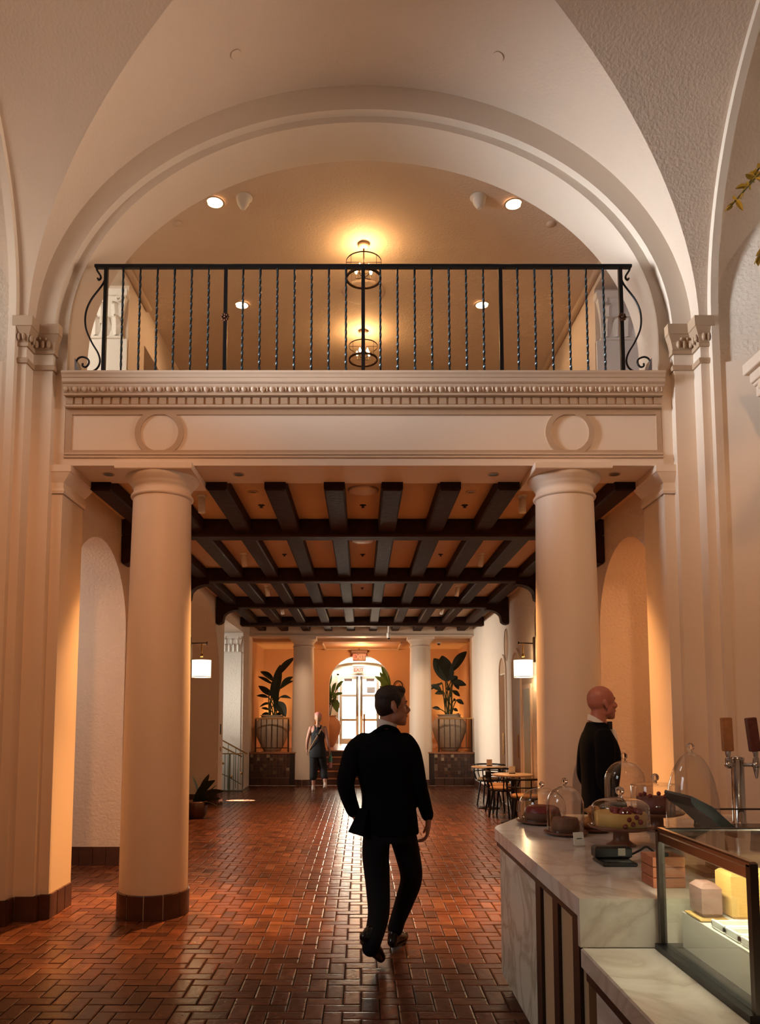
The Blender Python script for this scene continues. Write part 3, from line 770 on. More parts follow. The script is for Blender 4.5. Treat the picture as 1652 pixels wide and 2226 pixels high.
MB().lathe([(0.06, 0), (0.06, -0.02), (0.05, -0.03)], seg=16).build('base', WHITE, t); MB().ball((0, 0, -0.03), 0.045, 12, 8).build('dome', BLACK, t)

SHADE = mat('lit_lamp_shade', (0.95, 0.9, 0.75), 0.7, emit=(1.0, 0.90, 0.66), estr=1.5)
DBRZ = mat('dark_bronze', (0.05, 0.026, 0.015), 0.4, metal=0.7)
def sconce(sg, y, label):
    xw = CX + sg * (HX - 0.002)
    t = thing('wall_sconce', label, 'wall lamp', (xw, y, 2.26), group='wall sconces of the hall')
    s = -sg
    MB().bbox(min(0, s * 0.03), max(0, s * 0.03), -0.03, 0.03, 0.26, 0.66, 0.006).build('back_plate', DBRZ, t)
    MB().tube([(0, 0, 0.56), (s * 0.27, 0, 0.56)], 0.012, 8).lathe([(0.0, 0), (0.03, 0), (0.03, 0.012), (0.0, 0.012)], seg=12, M=Matrix.Translation((s * 0.265, 0, 0.56)) @ Matrix.Rotation(PI / 2, 4, 'Y')).build('arm', DBRZ, t)
    MB().tube([(s * 0.19, 0, 0.56), (s * 0.19, 0, 0.36)], 0.012, 8).lathe([(0.02, 0.34), (0.028, 0.35), (0.016, 0.39), (0.010, 0.40)], (s * 0.19, 0, 0), 12).build('hanger', BRASS, t)
    sh = MB().lathe([(0.148, 0.02), (0.150, 0.30)], (s * 0.19, 0, 0), 32, cap=(False, False)).build('shade', SHADE, t)
    MB().lathe([(0.1505, 0.02), (0.1505, 0.030)], (s * 0.19, 0, 0), 32, cap=(False, False)).lathe([(0.1525, 0.292), (0.1525, 0.302)], (s * 0.19, 0, 0), 32, cap=(False, False)).build('band', TRIM, sh)
    for dz in (-0.04, 0.37): point('sconce_glow', (xw + s * 0.19, y, 2.26 + dz), 5, (1.0, 0.62, 0.30), 0.05)
sconce(-1, 12.0, 'lit cloth shade wall sconce peeking past the shadowed column')
sconce(1, 12.0, 'lit cloth shade wall sconce on the wall by the bald man\'s column')

# right wall: arched niches, oval plaques and wooden panels
HWR = CX + HX
for y, w, zt, name in ((13.45, 0.34, 2.50, 'n1'), (14.75, 0.30, 2.50, 'n2')):
    t = thing('arched_niche', 'tall arched wall recess with brown door, ' + ('nearer the bistro tables' if name == 'n1' else 'farther along towards the steps'), 'niche', (HWR, y, 0), group='arched recesses in the hall wall')
    arc = [(w * math.cos(PI * i / 16), zt - 0.0 + 0.30 * math.sin(PI * i / 16)) for i in range(17)]
    fr_ = MB()
    inner = [(w, 0.0)] + arc + [(-w, 0.0)]; outer = [(w + .07, 0.0)] + [(x * (w + .07) / w, z + .07 * (z - zt) / .30 + 0.0) for x, z in arc] + [(-w - .07, 0.0)]
    fr_.strip([(-0.03, a, b) for a, b in inner], [(-0.03, a, b) for a, b in outer]).strip([(-0.03, a, b) for a, b in outer], [(0.0, a, b) for a, b in outer]).strip([(-0.03, a, b) for a, b in inner], [(0.0, a, b) for a, b in inner])
    fr_.build('surround', CREAM, t)
    MB().add([(-0.004, a, b) for a, b in arc], [tuple(range(17))]).build('tympanum', TAN, t)
    MB().bbox(-0.02, 0.0, -w + .02, w - .02, 0.02, zt - .03, 0.006).build('door_leaf', mat('brown_door', (0.20, 0.10, 0.05), 0.45, var=0.3, vscale=12), t)
    MB().tube([(-0.05, -w + .09, 0.95), (-0.05, -w + .09, 1.35)], 0.012, 6).build('pull_handle', BRASS, t)
for y, zc, lab in ((11.75, 3.13, 'tall oval plaster plaque on the hall wall above the lit sconce'), (14.35, 3.02, 'tall oval plaster plaque on the hall wall between the far recesses')):
    t = thing('wall_plaque', lab, 'plaque', (HWR, y, zc), group='oval wall plaques')
    ring = [(-0.02, 0.16 * math.cos(2 * PI * i / 28), 0.30 * math.sin(2 * PI * i / 28)) for i in range(28)]
    MB().strip(ring, [(0, a * 1.1, b * 1.06) for _, a, b in ring], True, True).build('rim', TRIM, t)
    MB().add([(-0.008, a, b) for _, a, b in ring], [tuple(range(28))]).build('panel', TAN, t)
t = thing('wall_panel', 'narrow grey green wall panel under the lit sconce', 'panel', (HWR, 12.55, 0))
MB().bbox(-0.03, 0, -0.30, 0.30, 0, 2.2, 0.008).build('frame', CREAM, t); MB().box(-0.035, -0.029, -0.23, 0.23, 0.05, 2.12).build('field', mat('olive_panel', (0.28, 0.26, 0.17), 0.5), t)

# skirting tiles of the jambs
def skirting(name, p0, p1, nrm, n, h=0.20):
    sk = thing(name, None, None, kind='structure')
    for k in range(n):
        a, b = (k + .02) / n, (k + .98) / n
        q0 = (p0[0] + (p1[0] - p0[0]) * a, p0[1] + (p1[1] - p0[1]) * a); q1 = (p0[0] + (p1[0] - p0[0]) * b, p0[1] + (p1[1] - p0[1]) * b)
        poly = [q0, q1, (q1[0] + nrm[0] * .02, q1[1] + nrm[1] * .02), (q0[0] + nrm[0] * .02, q0[1] + nrm[1] * .02)]
        MB().extrude(poly, 2, 0, h).build('tile', PLINTH, sk)
skirting('baseboard_1', (CX - HX - .60, 8.72), (CX - HX, 8.72), (0, -1), 4)
skirting('baseboard_2', (CX - HX, 8.72), (CX - HX, 11.15), (1, 0), 12)
skirting('baseboard_3', (CX - HX - .60, 14.55), (CX - HX, 14.55), (0, -1), 4)
skirting('baseboard_4', (CX - HX, 14.55), (CX - HX, 15.0), (1, 0), 3)
skirting('baseboard_5', (CX + HX, 8.72), (CX + HX, 12.2), (-1, 0), 16)
skirting('baseboard_6', (CX + HX, 15.1), (CX + HX, 18.6), (-1, 0), 16, 0.14)

# ================================================================== FAR END
PZ = 0.80; PF = 18.62
TERRA_F = mat('platform_floor', (0.30, 0.13, 0.07), 0.3, var=0.2, vscale=8)
plat = thing('floor_platform', None, None, kind='structure')
MB().box(-HX, -1.13, PF, 21.3, 0, PZ - .03).box(1.17, HX + .04, PF, 21.3, 0, PZ - .03).box(-1.13, 1.17, 19.7, 21.3, 0, PZ - .03).box(-3, 3, 21.3, 25.2, 0.3, PZ - .03).build('body', GROUT, plat)
MB().box(-3, 3, 19.7, 25.2, PZ - .03, PZ).box(-HX, -1.13, PF - .015, 19.7, PZ - .03, PZ).box(1.17, HX + .04, PF - .015, 19.7, PZ - .03, PZ).build('paving', TERRA_F, plat)
st = thing('staircase', 'short flight of dark brick steps between the far columns', 'steps', (0, 0, 0))
for k in range(4):
    zz = 0.16 * (k + 1); y0 = PF + 0.05 + 0.27 * k
    s_ = MB().bbox(-1.12, 1.16, y0, 19.7, zz - .155, zz - .03, 0.004).build('step', PLINTH, st)
    MB().bbox(-1.12, 1.16, y0 - .015, y0 + .28, zz - .03, zz, 0.006).build('tread', mat('tread_brick', (0.28, 0.11, 0.055), 0.4, var=0.2, vscale=12), s_)
# glazed tile fronts of the planters
def tile_material():
    m = bpy.data.materials.new('mosaic_tile'); m.use_nodes = True
    nt = m.node_tree; n = nt.nodes; lk = nt.links; b = n['Principled BSDF']
    g = n.new('ShaderNodeNewGeometry'); cr = n.new('ShaderNodeValToRGB'); cr.color_ramp.interpolation = 'CONSTANT'
    e = cr.color_ramp.elements
    e[0].position = 0; e[0].color = (0.055, 0.022, 0.016, 1); e[1].position = .45; e[1].color = (0.085, 0.035, 0.024, 1)
    for p_, c_ in ((.75, (0.035, 0.016, 0.014, 1)), (.90, (0.16, 0.10, 0.07, 1)), (.95, (0.30, 0.22, 0.15, 1))):
        k = e.new(p_); k.color = c_
    lk.new(g.outputs['Random Per Island'], cr.inputs[0]); lk.new(cr.outputs[0], b.inputs['Base Color']); b.inputs['Roughness'].default_value = 0.3
    return m
MOSA = tile_material()
for x0, x1, lab in ((-HX + .04, -1.74, 'tiled planter front below the dark urn plant by the stair railing'), (1.78, HX + .0, 'tiled planter front below the dark urn plant by the bistro wall')):
    t = thing('tile_panel', lab, 'tile panel', (x0, PF, 0), group='tiled fronts beside the steps')
    Lx = x1 - x0; m_ = MB(); nx = 12; nz = 7; tw = Lx / nx; th = 0.56 / nz
    for i in range(nx):
        for j in range(nz):
            m_.box(i * tw + .005, (i + 1) * tw - .005, -0.012 - (.006 if (i in (1, nx - 2) and 0 < j < nz - 1) or (j in (1, nz - 2) and 0 < i < nx - 1) else 0), 0.0, 0.19 + j * th + .005, 0.19 + (j + 1) * th - .005)
    m_.build('mosaic_tiles', MOSA, t, kind='stuff')
    MB().box(0, Lx, -0.004, 0.0, 0.17, 0.77).build('grout_bed', mat('pale_grout', (0.20, 0.12, 0.08), 0.8), t)
    for i in range(4): MB().bbox(Lx * i / 4 + .006, Lx * (i + 1) / 4 - .006, -0.03, 0.0, 0.0, 0.17, 0.004).build('base_tile', PLINTH, t)
    MB().bbox(0, Lx, -0.035, 0.0, 0.755, 0.80, 0.008).build('coping', mat('tread_brick', (0.28, 0.11, 0.055)), t)
    rl = thing('planter_railing', ('bronze railing before the urn by the stair' if x0 < 0 else 'bronze railing before the urn by the bistro wall'), 'railing', (x0, PF + .05, PZ), group='planter railings')
    MB().bbox(0.10, Lx - .02, -.018, .018, .80, .835, .006).build('top_rail', BRASS, rl)
    MB().bbox(0.10, Lx - .02, -.010, .010, .09, .11, .003).build('lower_rail', DBRZ, rl)
    for e_ in (0.12, Lx - .04): MB().bbox(e_ - .018, e_ + .018, -.018, .018, 0, .80, .004).build('post', DBRZ, rl)
    for i in range(1, 6): MB().tube([(0.12 + (Lx - .16) * i / 6, 0, .09), (0.12 + (Lx - .16) * i / 6, 0, .80)], .010, 6).build('bar', DBRZ, rl)
# rear walls with the arched opening
m = MB(); wall_open(m, lambda s, z, d: (s, 21.2 + d, z), -3.2, 3.2, PZ, 3.7, [(-0.90, 0.84, PZ, 2.52, 0.86)], 0.25, 28)
m.build('wall_far', TERRA, kind='structure')
MB().box(-HX - .1, -HX + .02, 18.9, 21.2, 0, 3.7).build('wall_niche_left', TERRA, kind='structure')
MB().box(HX, HX + .14, 18.9, 21.2, 0, 3.7).build('wall_niche_right', TERRA, kind='structure')
cf = MB().box(-3, 3, 19.1, 25, 3.55, 3.65)
cfo = cf.build('ceiling_far', TERRA, kind='structure')
MB().bbox(-1.02, -0.97, 19.2, 21.15, 3.51, 3.55, .01).bbox(1.0, 1.05, 19.2, 21.15, 3.51, 3.55, .01).bbox(-1.02, 1.05, 21.0, 21.05, 3.51, 3.55, .01).build('trim_5', TRIM, kind='structure')
VEST = mat('vestibule_cream', (0.82, 0.72, 0.52), 0.7)
MB().box(-2.6, -2.5, 21.4, 24.7, PZ, 3.6).box(2.5, 2.6, 21.4, 24.7, PZ, 3.6).build('wall_vestibule', VEST, kind='structure')
m = MB(); wall_open(m, lambda s, z, d: (s, 24.6 + d, z), -2.6, 2.6, PZ, 3.6, [(-0.78, 0.66, PZ, 3.05, 0)], 0.15)
m.build('wall_vestibule_end', VEST, kind='structure')
MB().tube([(-0.95 + 0.0, 24.5, 3.30), (-0.5, 24.5, 3.42), (0.0, 24.5, 3.46), (0.5, 24.5, 3.42), (0.9, 24.5, 3.30)], 0.05, 8).build('trim_6', VEST, kind='structure')
MB().box(-4, 4, 28.0, 28.2, 0, 6).box(-4, 4, 24.8, 28.0, .7, PZ - .02).build('wall_door_backdrop', WHITE, kind='structure')  # added white backdrop and ground, lit so the door panes read white
# glazed double doors
DW = mat('door_paint', (0.85, 0.78, 0.60), 0.5)
dr = thing('door_1', 'pair of cream glazed exit doors glowing with daylight', None, (-0.06, 24.62, PZ), kind='structure')
MB().bbox(-.72, -.66, -.03, .05, 0, 2.25, .006).bbox(.66, .72, -.03, .05, 0, 2.25, .006).bbox(-.72, .72, -.03, .05, 2.19, 2.25, .006).build('door_frame', DW, dr)
for sx in (-1, 1):
    lf = MB()
    def bx(a, b, z0, z1): lf.bbox(min(sx * a, sx * b), max(sx * a, sx * b), -.02, .03, z0, z1, .005)
    bx(.015, .11, 0, 2.18); bx(.55, .65, 0, 2.18)
    for z0, z1 in ((0, .16), (.72, .80), (1.50, 1.58), (2.06, 2.18)): bx(.11, .55, z0, z1)
    leaf = lf.build('door_leaf', DW, dr)
    for z0, z1 in ((.16, .72), (.80, 1.50), (1.58, 2.06)):
        MB().box(min(sx * .11, sx * .55), max(sx * .11, sx * .55), .003, .007, z0, z1).build('pane', PANE, leaf)
    MB().tube([(sx * .13, -.06, .93), (sx * .56, -.06, .93)], .012, 6).build('push_bar', STEEL, leaf)
    MB().bbox(sx * .075 - .02, sx * .075 + .02, -.05, -.02, .88, 1.06, .004).build('lock_plate', BRASS, leaf)
    MB().tube([(sx * .075, -.035, 1.06), (sx * .075, -.035, 2.16)], .011, 6).build('vertical_rod', DBRZ, leaf)
    MB().bbox(sx * .36 - .13, sx * .36 + .13, -.07, -.02, 2.00, 2.09, .006).build('door_closer', mat('closer_brown', (0.22, 0.13, 0.10), 0.5), leaf)
t = thing('paper_notice', 'paper notice taped inside the glass of the exit door', 'notice', (0.32, 24.60, 2.52))
MB().box(-.14, .14, -.002, .0, -.10, .10).build('sheet', WHITE, t)
mm = MB()
for k in range(4): mm.box(-.11, .11 - .03 * (k % 2), -.0035, -.0022, .06 - k * .045 - .012, .06 - k * .045 + .006)
mm.build('printed_lines', mat('grey_ink', (.35, .35, .37), .7), t)
t = thing('door_pull', 'orange wooden post standing by the exit door', 'post', (0.10, 24.3, PZ))
MB().bbox(-.03, .03, -.02, .02, 0, .95, .008).build('board', mat('orange_wood', (.55, .25, .06), .5), t); MB().bbox(-.09, .09, -.07, .07, 0, .03, .008).build('foot', mat('orange_wood', (.55, .25, .06)), t)

# exit signs
EXR = mat('exit_red', (0.6, 0.03, 0.02), 0.4, emit=(1.0, 0.10, 0.06), estr=1.6)
def exit_sign(loc, k, label, body, mount, hang=0):
    t = thing('exit_sign', label, 'exit sign', loc)
    MB().bbox(-.19 * k, .19 * k, -.02, .02, -.12 * k, .12 * k, .006).build('panel', body, t)
    MB().bbox(-.23 * k, .23 * k, -.04, .04, .12 * k, .20 * k, .006).build('mount_plate', mount, t)
    if hang: MB().tube([(0, 0, .19 * k), (0, 0, hang)], .012, 6).build('hanger_rod', mount, t)
    cu = bpy.data.curves.new('exit_text', 'FONT'); cu.body = 'EXIT'; cu.size = .19 * k; cu.align_x = 'CENTER'; cu.align_y = 'CENTER'; cu.extrude = .004; cu.offset = .004
    o = bpy.data.objects.new('exit_text_tmp', cu); COL.objects.link(o)
    dg = bpy.context.evaluated_depsgraph_get(); dg.update()
    me = bpy.data.meshes.new_from_object(o.evaluated_get(dg)); bpy.data.objects.remove(o)
    me.materials.clear(); me.materials.append(EXR)
    q = bpy.data.objects.new('lettering', me); COL.objects.link(q); q.parent = t; q.location = (0, -.025, 0); q.rotation_euler = (PI / 2, 0, 0)
exit_sign((-0.05, 20.9, 3.30), 0.95, 'dark red exit sign hanging in front of the arch to the doors', mat('sign_dark', (0.12, 0.05, 0.04), .4), mat('sign_mount', (0.16, 0.08, 0.06), .5), 0.25)
exit_sign((-0.08, 24.52, 3.17), 0.85, 'pale exit sign with pink letters above the glazed doors', mat('sign_pale', (0.75, 0.62, 0.48), .5), mat('sign_mount_pale', (0.55, 0.42, 0.32), .5))
t = thing('wall_lantern', 'small dark round wall ornament beside the arch, above the suited man', 'wall ornament', (1.03, 21.2, 2.52))
MB().tube([(.12 * math.cos(a), -.04, .12 * math.sin(a) * 1.15) for a in [2 * PI * i / 20 for i in range(21)]], .014, 6).build('hoop', DBRZ, t)
MB().bbox(-.08, .08, -.07, 0, -.24, -.17, .01).build('bracket', DBRZ, t); MB().ball((0, -.05, -.03), (.07, .04, .09), 12, 8).build('globe', mat('amber_glass', (.5, .22, .08), .2), t)
for x in (-2.55, 2.58): spot('niche_uplight', (x, 20.7, PZ + .05), (x + (.12 if x < 0 else -.12), 20.95, 3.5), 110, (1.0, 0.60, 0.22), 80, .8, .05)
for x in (-2.0, 2.0): spot('niche_downlight', (x, 19.6, 3.5), (x, 20.3, 1.0), 30, (1.0, 0.45, 0.15), 110, .8, .05)
point('far_ceiling_lamp', (0.0, 20.0, 3.3), 45, (1.0, 0.50, 0.20), .08)

# ---- urns with plants
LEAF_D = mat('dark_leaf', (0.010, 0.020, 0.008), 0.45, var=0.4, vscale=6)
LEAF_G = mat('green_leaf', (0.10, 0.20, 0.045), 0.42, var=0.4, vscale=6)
STEM_D = mat('dark_stem', (0.05, 0.06, 0.02), 0.6)
SOIL = mat('potting_soil', (0.02, 0.014, 0.010), 0.9)
def leaf_mesh(p0, p1, w, roll=0.0, droop=0.10, n=9):
    a, b = Vector(p0), Vector(p1); d = b - a; L = d.length; d.normalize()
    side = d.cross(Vector((0, 1, 0)))
    if side.length < .1: side = Vector((1, 0, 0))
    side.normalize(); nrm = side.cross(d).normalized()
    side = (Matrix.Rotation(roll, 3, d) @ side); nrm = (Matrix.Rotation(roll, 3, d) @ nrm)
    A, B, C_, D_ = [], [], [], []
    for i in range(n + 1):
        t = i / n; wd = w * (math.sin(PI * min(1, t * 0.93 + 0.05)) ** 0.75) * (1 - .25 * t)
        c = a + d * (L * t) + Vector((0, 0, 1)) * (droop * L * (math.sin(PI * t)))
        A.append(tuple(c + side * wd - nrm * wd * .28)); B.append(tuple(c)); C_.append(tuple(c - side * wd - nrm * wd * .28))
        D_.append(tuple(c + nrm * -0.006))
    return MB().strip(A, B, True).strip(B, C_, True).strip(A, D_, True).strip(D_, C_, True)
def urn_plant(loc, k, leaves, lm, label, urn_r, urn_h, urn_mat, base, plabel):
    u = thing('urn', label, 'urn', loc)
    r, h = urn_r, urn_h
    pr = [(r * .45, 0), (r * .50, .02), (r * .62, h * .12), (r * .86, h * .38), (r * .99, h * .60), (r, h * .70), (r * .90, h * .82), (r * .68, h * .93), (r * .60, h * .955), (r * .66, h * .97), (r * .70, h), (r * .60, h), (r * .55, h * .95), (r * .5, h * .90)]
    MB().lathe(pr, seg=40).build('vessel', urn_mat, u)
    MB().lathe([(r * .57, h * .94), (0, h * .945)], seg=24, cap=(False, False)).build('soil', SOIL, u)
    p = thing('potted_plant', plabel, 'plant', (loc[0], loc[1], loc[2] + h * .945))
    st_ = MB()
    for i, (bx_, by_, tx, ty, w) in enumerate(leaves):
        rnd = random.Random(i * 7 + int(loc[0] * 100)); yy = rnd.uniform(-.18, .18); yb = yy * .5
        P0 = ((bx_ - base[0]) * k, yb, (base[1] - by_) * k); P1 = ((tx - base[0]) * k, yy, (base[1] - ty) * k)
        r0 = rnd.uniform(-.1, .1)
        st_.tube(spline([(r0, rnd.uniform(-.08, .08), -.02), (r0 * 1.1 + P0[0] * .25, yb * .5, P0[2] * .55), P0, tuple(.7 * a + .3 * b for a, b in zip(P0, P1))], 5), .014, 6)
        leaf_mesh(P0, P1, w * k * .5, rnd.uniform(-.5, .5), rnd.uniform(.02, .12)).build('leaf', lm, p)
    st_.build('stems', STEM_D, p)
LL = [(430, 520, 700, 235, 110), (430, 780, 500, 350, 150), (400, 580, 205, 445, 100), (370, 620, 175, 520, 60), (380, 790, 180, 655, 110), (330, 820, 165, 800, 60), (520, 640, 690, 525, 85), (500, 700, 700, 590, 70), (500, 820, 665, 840, 55), (460, 890, 590, 1105, 170),
      (350, 910, 200, 960, 50), (340, 1000, 230, 980, 50), (345, 1060, 230, 1075, 50), (430, 1080, 545, 1060, 55), (340, 1110, 250, 1110, 45), (430, 900, 400, 560, 140), (440, 980, 470, 640, 120)]
LR = [(330, 570, 150, 250, 230), (320, 570, 280, 205, 280), (340, 580, 400, 330, 180), (420, 430, 645, 138, 150), (420, 600, 620, 640, 110), (400, 590, 500, 510, 120), (450, 570, 520, 700, 90), (430, 720, 540, 800, 75), (480, 855, 580, 920, 80), (250, 710, 100, 640, 95), (270, 610, 78, 720, 50), (300, 750, 165, 765, 80),
      (240, 990, 125, 970, 60), (430, 985, 490, 1020, 55), (470, 1065, 525, 1095, 50), (390, 700, 330, 690, 80), (350, 850, 290, 860, 60), (430, 860, 460, 855, 50)]
LV = [(180, 860, 215, 580, 110), (240, 1000, 305, 795, 80), (300, 930, 445, 755, 75), (280, 1000, 425, 975, 65), (250, 1090, 330, 1315, 170), (190, 1020, 140, 740, 110), (150, 1120, 120, 900, 90), (290, 1100, 260, 960, 90), (210, 1150, 190, 900, 80)]
LW = [(1250, 900, 1095, 500, 130), (1240, 900, 970, 680, 110), (1220, 920, 1050, 860, 80), (1210, 900, 1065, 600, 100), (1150, 1000, 960, 1005, 60), (1260, 900, 1240, 560, 110), (1200, 1000, 1080, 800, 90)]
POTG = mat('stone_urn', (0.42, 0.35, 0.27), 0.7, var=0.15, vscale=7, bump=0.3, bscale=20)
POTT = mat('terracotta_urn', (0.52, 0.28, 0.15), 0.65, var=0.12, vscale=6)
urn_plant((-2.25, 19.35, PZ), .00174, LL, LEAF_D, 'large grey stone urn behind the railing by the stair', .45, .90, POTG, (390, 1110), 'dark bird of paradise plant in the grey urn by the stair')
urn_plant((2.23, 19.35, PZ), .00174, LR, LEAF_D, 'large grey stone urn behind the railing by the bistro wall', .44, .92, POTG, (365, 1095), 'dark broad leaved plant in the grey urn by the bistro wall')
urn_plant((-0.98, 22.0, PZ), .00163, LV, LEAF_G, 'tall terracotta urn inside the arch beside the exit door', .40, .90, POTT, (150, 1400), 'green leafy plant in the terracotta urn inside the arch')
urn_plant((0.95, 22.0, PZ), .00163, LW, LEAF_G, 'terracotta urn inside the arch mostly hidden by the suited man', .40, .90, POTT, (1310, 1400), 'green leafy plant at the arch edge above the suited man\'s head')

# ---- stair bay on the left
STG = mat('verdigris_iron', (0.16, 0.17, 0.13), 0.5, metal=0.5)
sr = thing('stair_railing', 'thin greenish iron stair railing with brass handrail in the bright bay', 'railing', (-2.68, 17.2, 0))
MB().bbox(-.60, .02, -.02, .02, .82, .845, .005).build('level_rail', BRASS, sr)
for z0, z1, dx in ((1.28, .82, 0), (1.12, .76, -.12)):
    MB().tube([(-.75, .12, z0), (.10 + dx, .12, z1)], .016, 8).build('sloping_rail', BRASS, sr)
for i in range(7):
    MB().tube([(-.58 + .1 * i, 0, 0.02), (-.58 + .1 * i, 0, .82)], .009 if i != 3 else .03, 6).build('bar', STG, sr)
for i in range(4): MB().tube([(-.5 + .17 * i, .12, .05), (-.5 + .17 * i, .12, 1.14 - .092 * i * 1.0)], .009, 6).build('bar', STG, sr)
MB().tube([(-.6, -.01, .45), (-.3, -.01, .32), (0.0, -.01, .15)], .010, 6).build('lower_scroll', STG, sr)
for x, z in ((-.42, .62), (-.22, .32), (.0, .40)): MB().ball((x, -.02, z), (.03, .02, .03), 8, 6).build('rosette', BRASS, sr)
MB().bbox(-.60, .04, -.02, .02, 0.0, .025, .004).build('sole_bar', STG, sr)
ss = thing('stair_flight', 'pale steps rising out of sight behind the stair railing', 'steps', (0, 0, 0))
for k in range(3): MB().bbox(-4.4, -3.30 - .28 * k, 16.2, 17.4, .16 * k, .16 * (k + 1), .006).build('step', CREAM, ss)
t = thing('light_switch', 'small dark switch plates on the pale wall end before the stair bay', 'switch', (CX - HX, 14.75, 1.42))
MB().bbox(0, .012, -.035, .035, -.10, .10, .003).build('plate', BLACK, t); MB().bbox(0, .014, -.03, .03, -.42, -.34, .003).build('lower_plate', BRASS, t)
lp = thing('floor_plant', 'low dark leafy plant on the floor peeking from behind the shadowed column', 'plant', (-2.72, 12.7, 0))
MB().lathe([(.12, 0), (.17, .06), (.20, .26), (.18, .28), (.16, .26)], seg=20).build('pot', PLINTH, lp)
for i, (tx, ty, tz) in enumerate(((.32, -.1, .62), (.45, .0, .44), (.38, .1, .30), (.22, -.1, .72), (.42, -.12, .18), (-.1, 0, .7), (.30, .15, .52))):
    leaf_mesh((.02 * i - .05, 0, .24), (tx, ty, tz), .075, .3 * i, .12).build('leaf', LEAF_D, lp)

# ---- bistro tables and chairs by the right wall
CUSH = mat('tan_cushion', (0.42, 0.24, 0.11), 0.6)
def bistro_chair():
    c = thing('bistro_chair', 'x', 'chair', group='black tube chairs at the bistro tables')
    MB().lathe([(.0, .455), (.20, .455), (.215, .475), (.20, .50), (.0, .505)], seg=28).build('seat', CUSH, c)
    MB().lathe([(.205, .43), (.222, .44), (.222, .455), (.205, .46)], seg=28, cap=(False, False)).build('seat_ring', IRON, c)
    for a in (45, 135, 225, 315):
        x, y = math.cos(math.radians(a)), math.sin(math.radians(a))
        MB().tube([(.17 * x, .17 * y, .445), (.25 * x, .25 * y, 0)], .016, 8).build('leg', IRON, c)
    top = [(.27 * math.cos(math.radians(a)), .27 * math.sin(math.radians(a)), .74) for a in range(-20, 201, 10)]
    MB().tube([(.215, -.1, .46)] + [(.26, -.11, .60)] + top + [(-.26, -.11, .60), (-.215, -.1, .46)], .016, 8).build('back_hoop', IRON, c)
    MB().tube([(.265 * math.cos(math.radians(a)), .265 * math.sin(math.radians(a)), .62) for a in range(-20, 201, 10)], .012, 8).build('middle_hoop', IRON, c)
    for a in (20, 65, 115, 160):
        x, y = math.cos(math.radians(a)), math.sin(math.radians(a))
        MB().tube([(.212 * x, .212 * y, .45), (.262 * x, .262 * y, .58), (.27 * x, .27 * y, .735)], .011, 6).build('slat', IRON, c)
    return c
ch = bistro_chair(); ch.location = (2.36, 12.82, 0); ch.rotation_euler = (0, 0, 2.6); ch['label'] = 'black tube chair nearest the walkway, its back to the suited man'
placed(ch, (2.44, 11.50, 0), 2.9, 'black tube chair half hidden behind the glass domes and the column')
placed(ch, (2.45, 14.72, 0), -0.5, 'black tube chair on the far side of the bistro table, only its rounded back showing')
placed(ch, (2.40, 13.42, 0), 0.2, 'black tube chair tucked under the far round table')
def bistro_table(loc, label):
    t = thing('bistro_table', label, 'table', loc, group='round bistro tables')
    MB().lathe([(0, .725), (.30, .725), (.32, .735), (.32, .75), (.31, .757), (0, .757)], seg=36).build('table_top', mat('table_marble', (.62, .48, .34), .25, var=.15, vscale=6), t)
    MB().tube([(0, 0, .02), (0, 0, .725)], .03, 10).build('pedestal', IRON, t)
    MB().lathe([(0, 0), (.20, 0), (.20, .012), (.05, .035), (0, .035)], seg=24).build('foot', IRON, t)
bistro_table((2.40, 12.15, 0), 'round pale bistro table with a menu card next to the column')
bistro_table((2.34, 14.06, 0), 'round pale bistro table farther along the hall wall')
for (x, y, lab) in ((2.40, 12.2, 'small white menu card standing on the nearer bistro table'), (2.36, 14.1, 'small tan menu card standing on the farther bistro table')):
    t = thing('menu_card', lab, 'card', (x, y, .757))
    MB().bbox(-.05, .05, -.004, .004, 0, .12, .001).build('card', WHITE if 'white' in lab else TRIM, t); MB().bbox(-.05, .05, -.02, .02, 0, .012, .002).build('base', BLACK, t)

# ---- hanging foliage at the upper frame edge
hp = thing('hanging_plant', 'yellow green leafy sprig hanging in from the frame edge', 'plant', (2.42, 4.0, 4.6))
YL = mat('yellow_leaf', (0.30, 0.24, 0.03), 0.6, var=0.4, vscale=12)
hs = MB(); rnd = random.Random(3)
for br in ([(.35, 0, .5), (.05, 0, .30), (-.14, .0, .14), (-.34, .02, -.08)], [(.35, 0, .2), (.04, 0, .02), (-.10, .02, -.24), (-.22, 0, -.40)], [(.35, .1, .55), (.0, .1, .36), (-.2, .1, .1)], [(.3, -.05, -.1), (.02, -.05, -.3), (-.10, -.05, -.36)]):
    pth = spline([Vector(p) for p in br], 6); hs.tube(pth, .005, 5)
    for i, p_ in enumerate(pth):
        for k in range(3):
            e_ = Vector(p_) + Vector((rnd.uniform(-.05, .05), rnd.uniform(-.05, .05), rnd.uniform(-.06, .03)))
            leaf_mesh(p_, e_, .016, rnd.uniform(-2, 2), .1, 4).build('leaf', YL, hp)
hs.build('stems', STEM_D, hp)

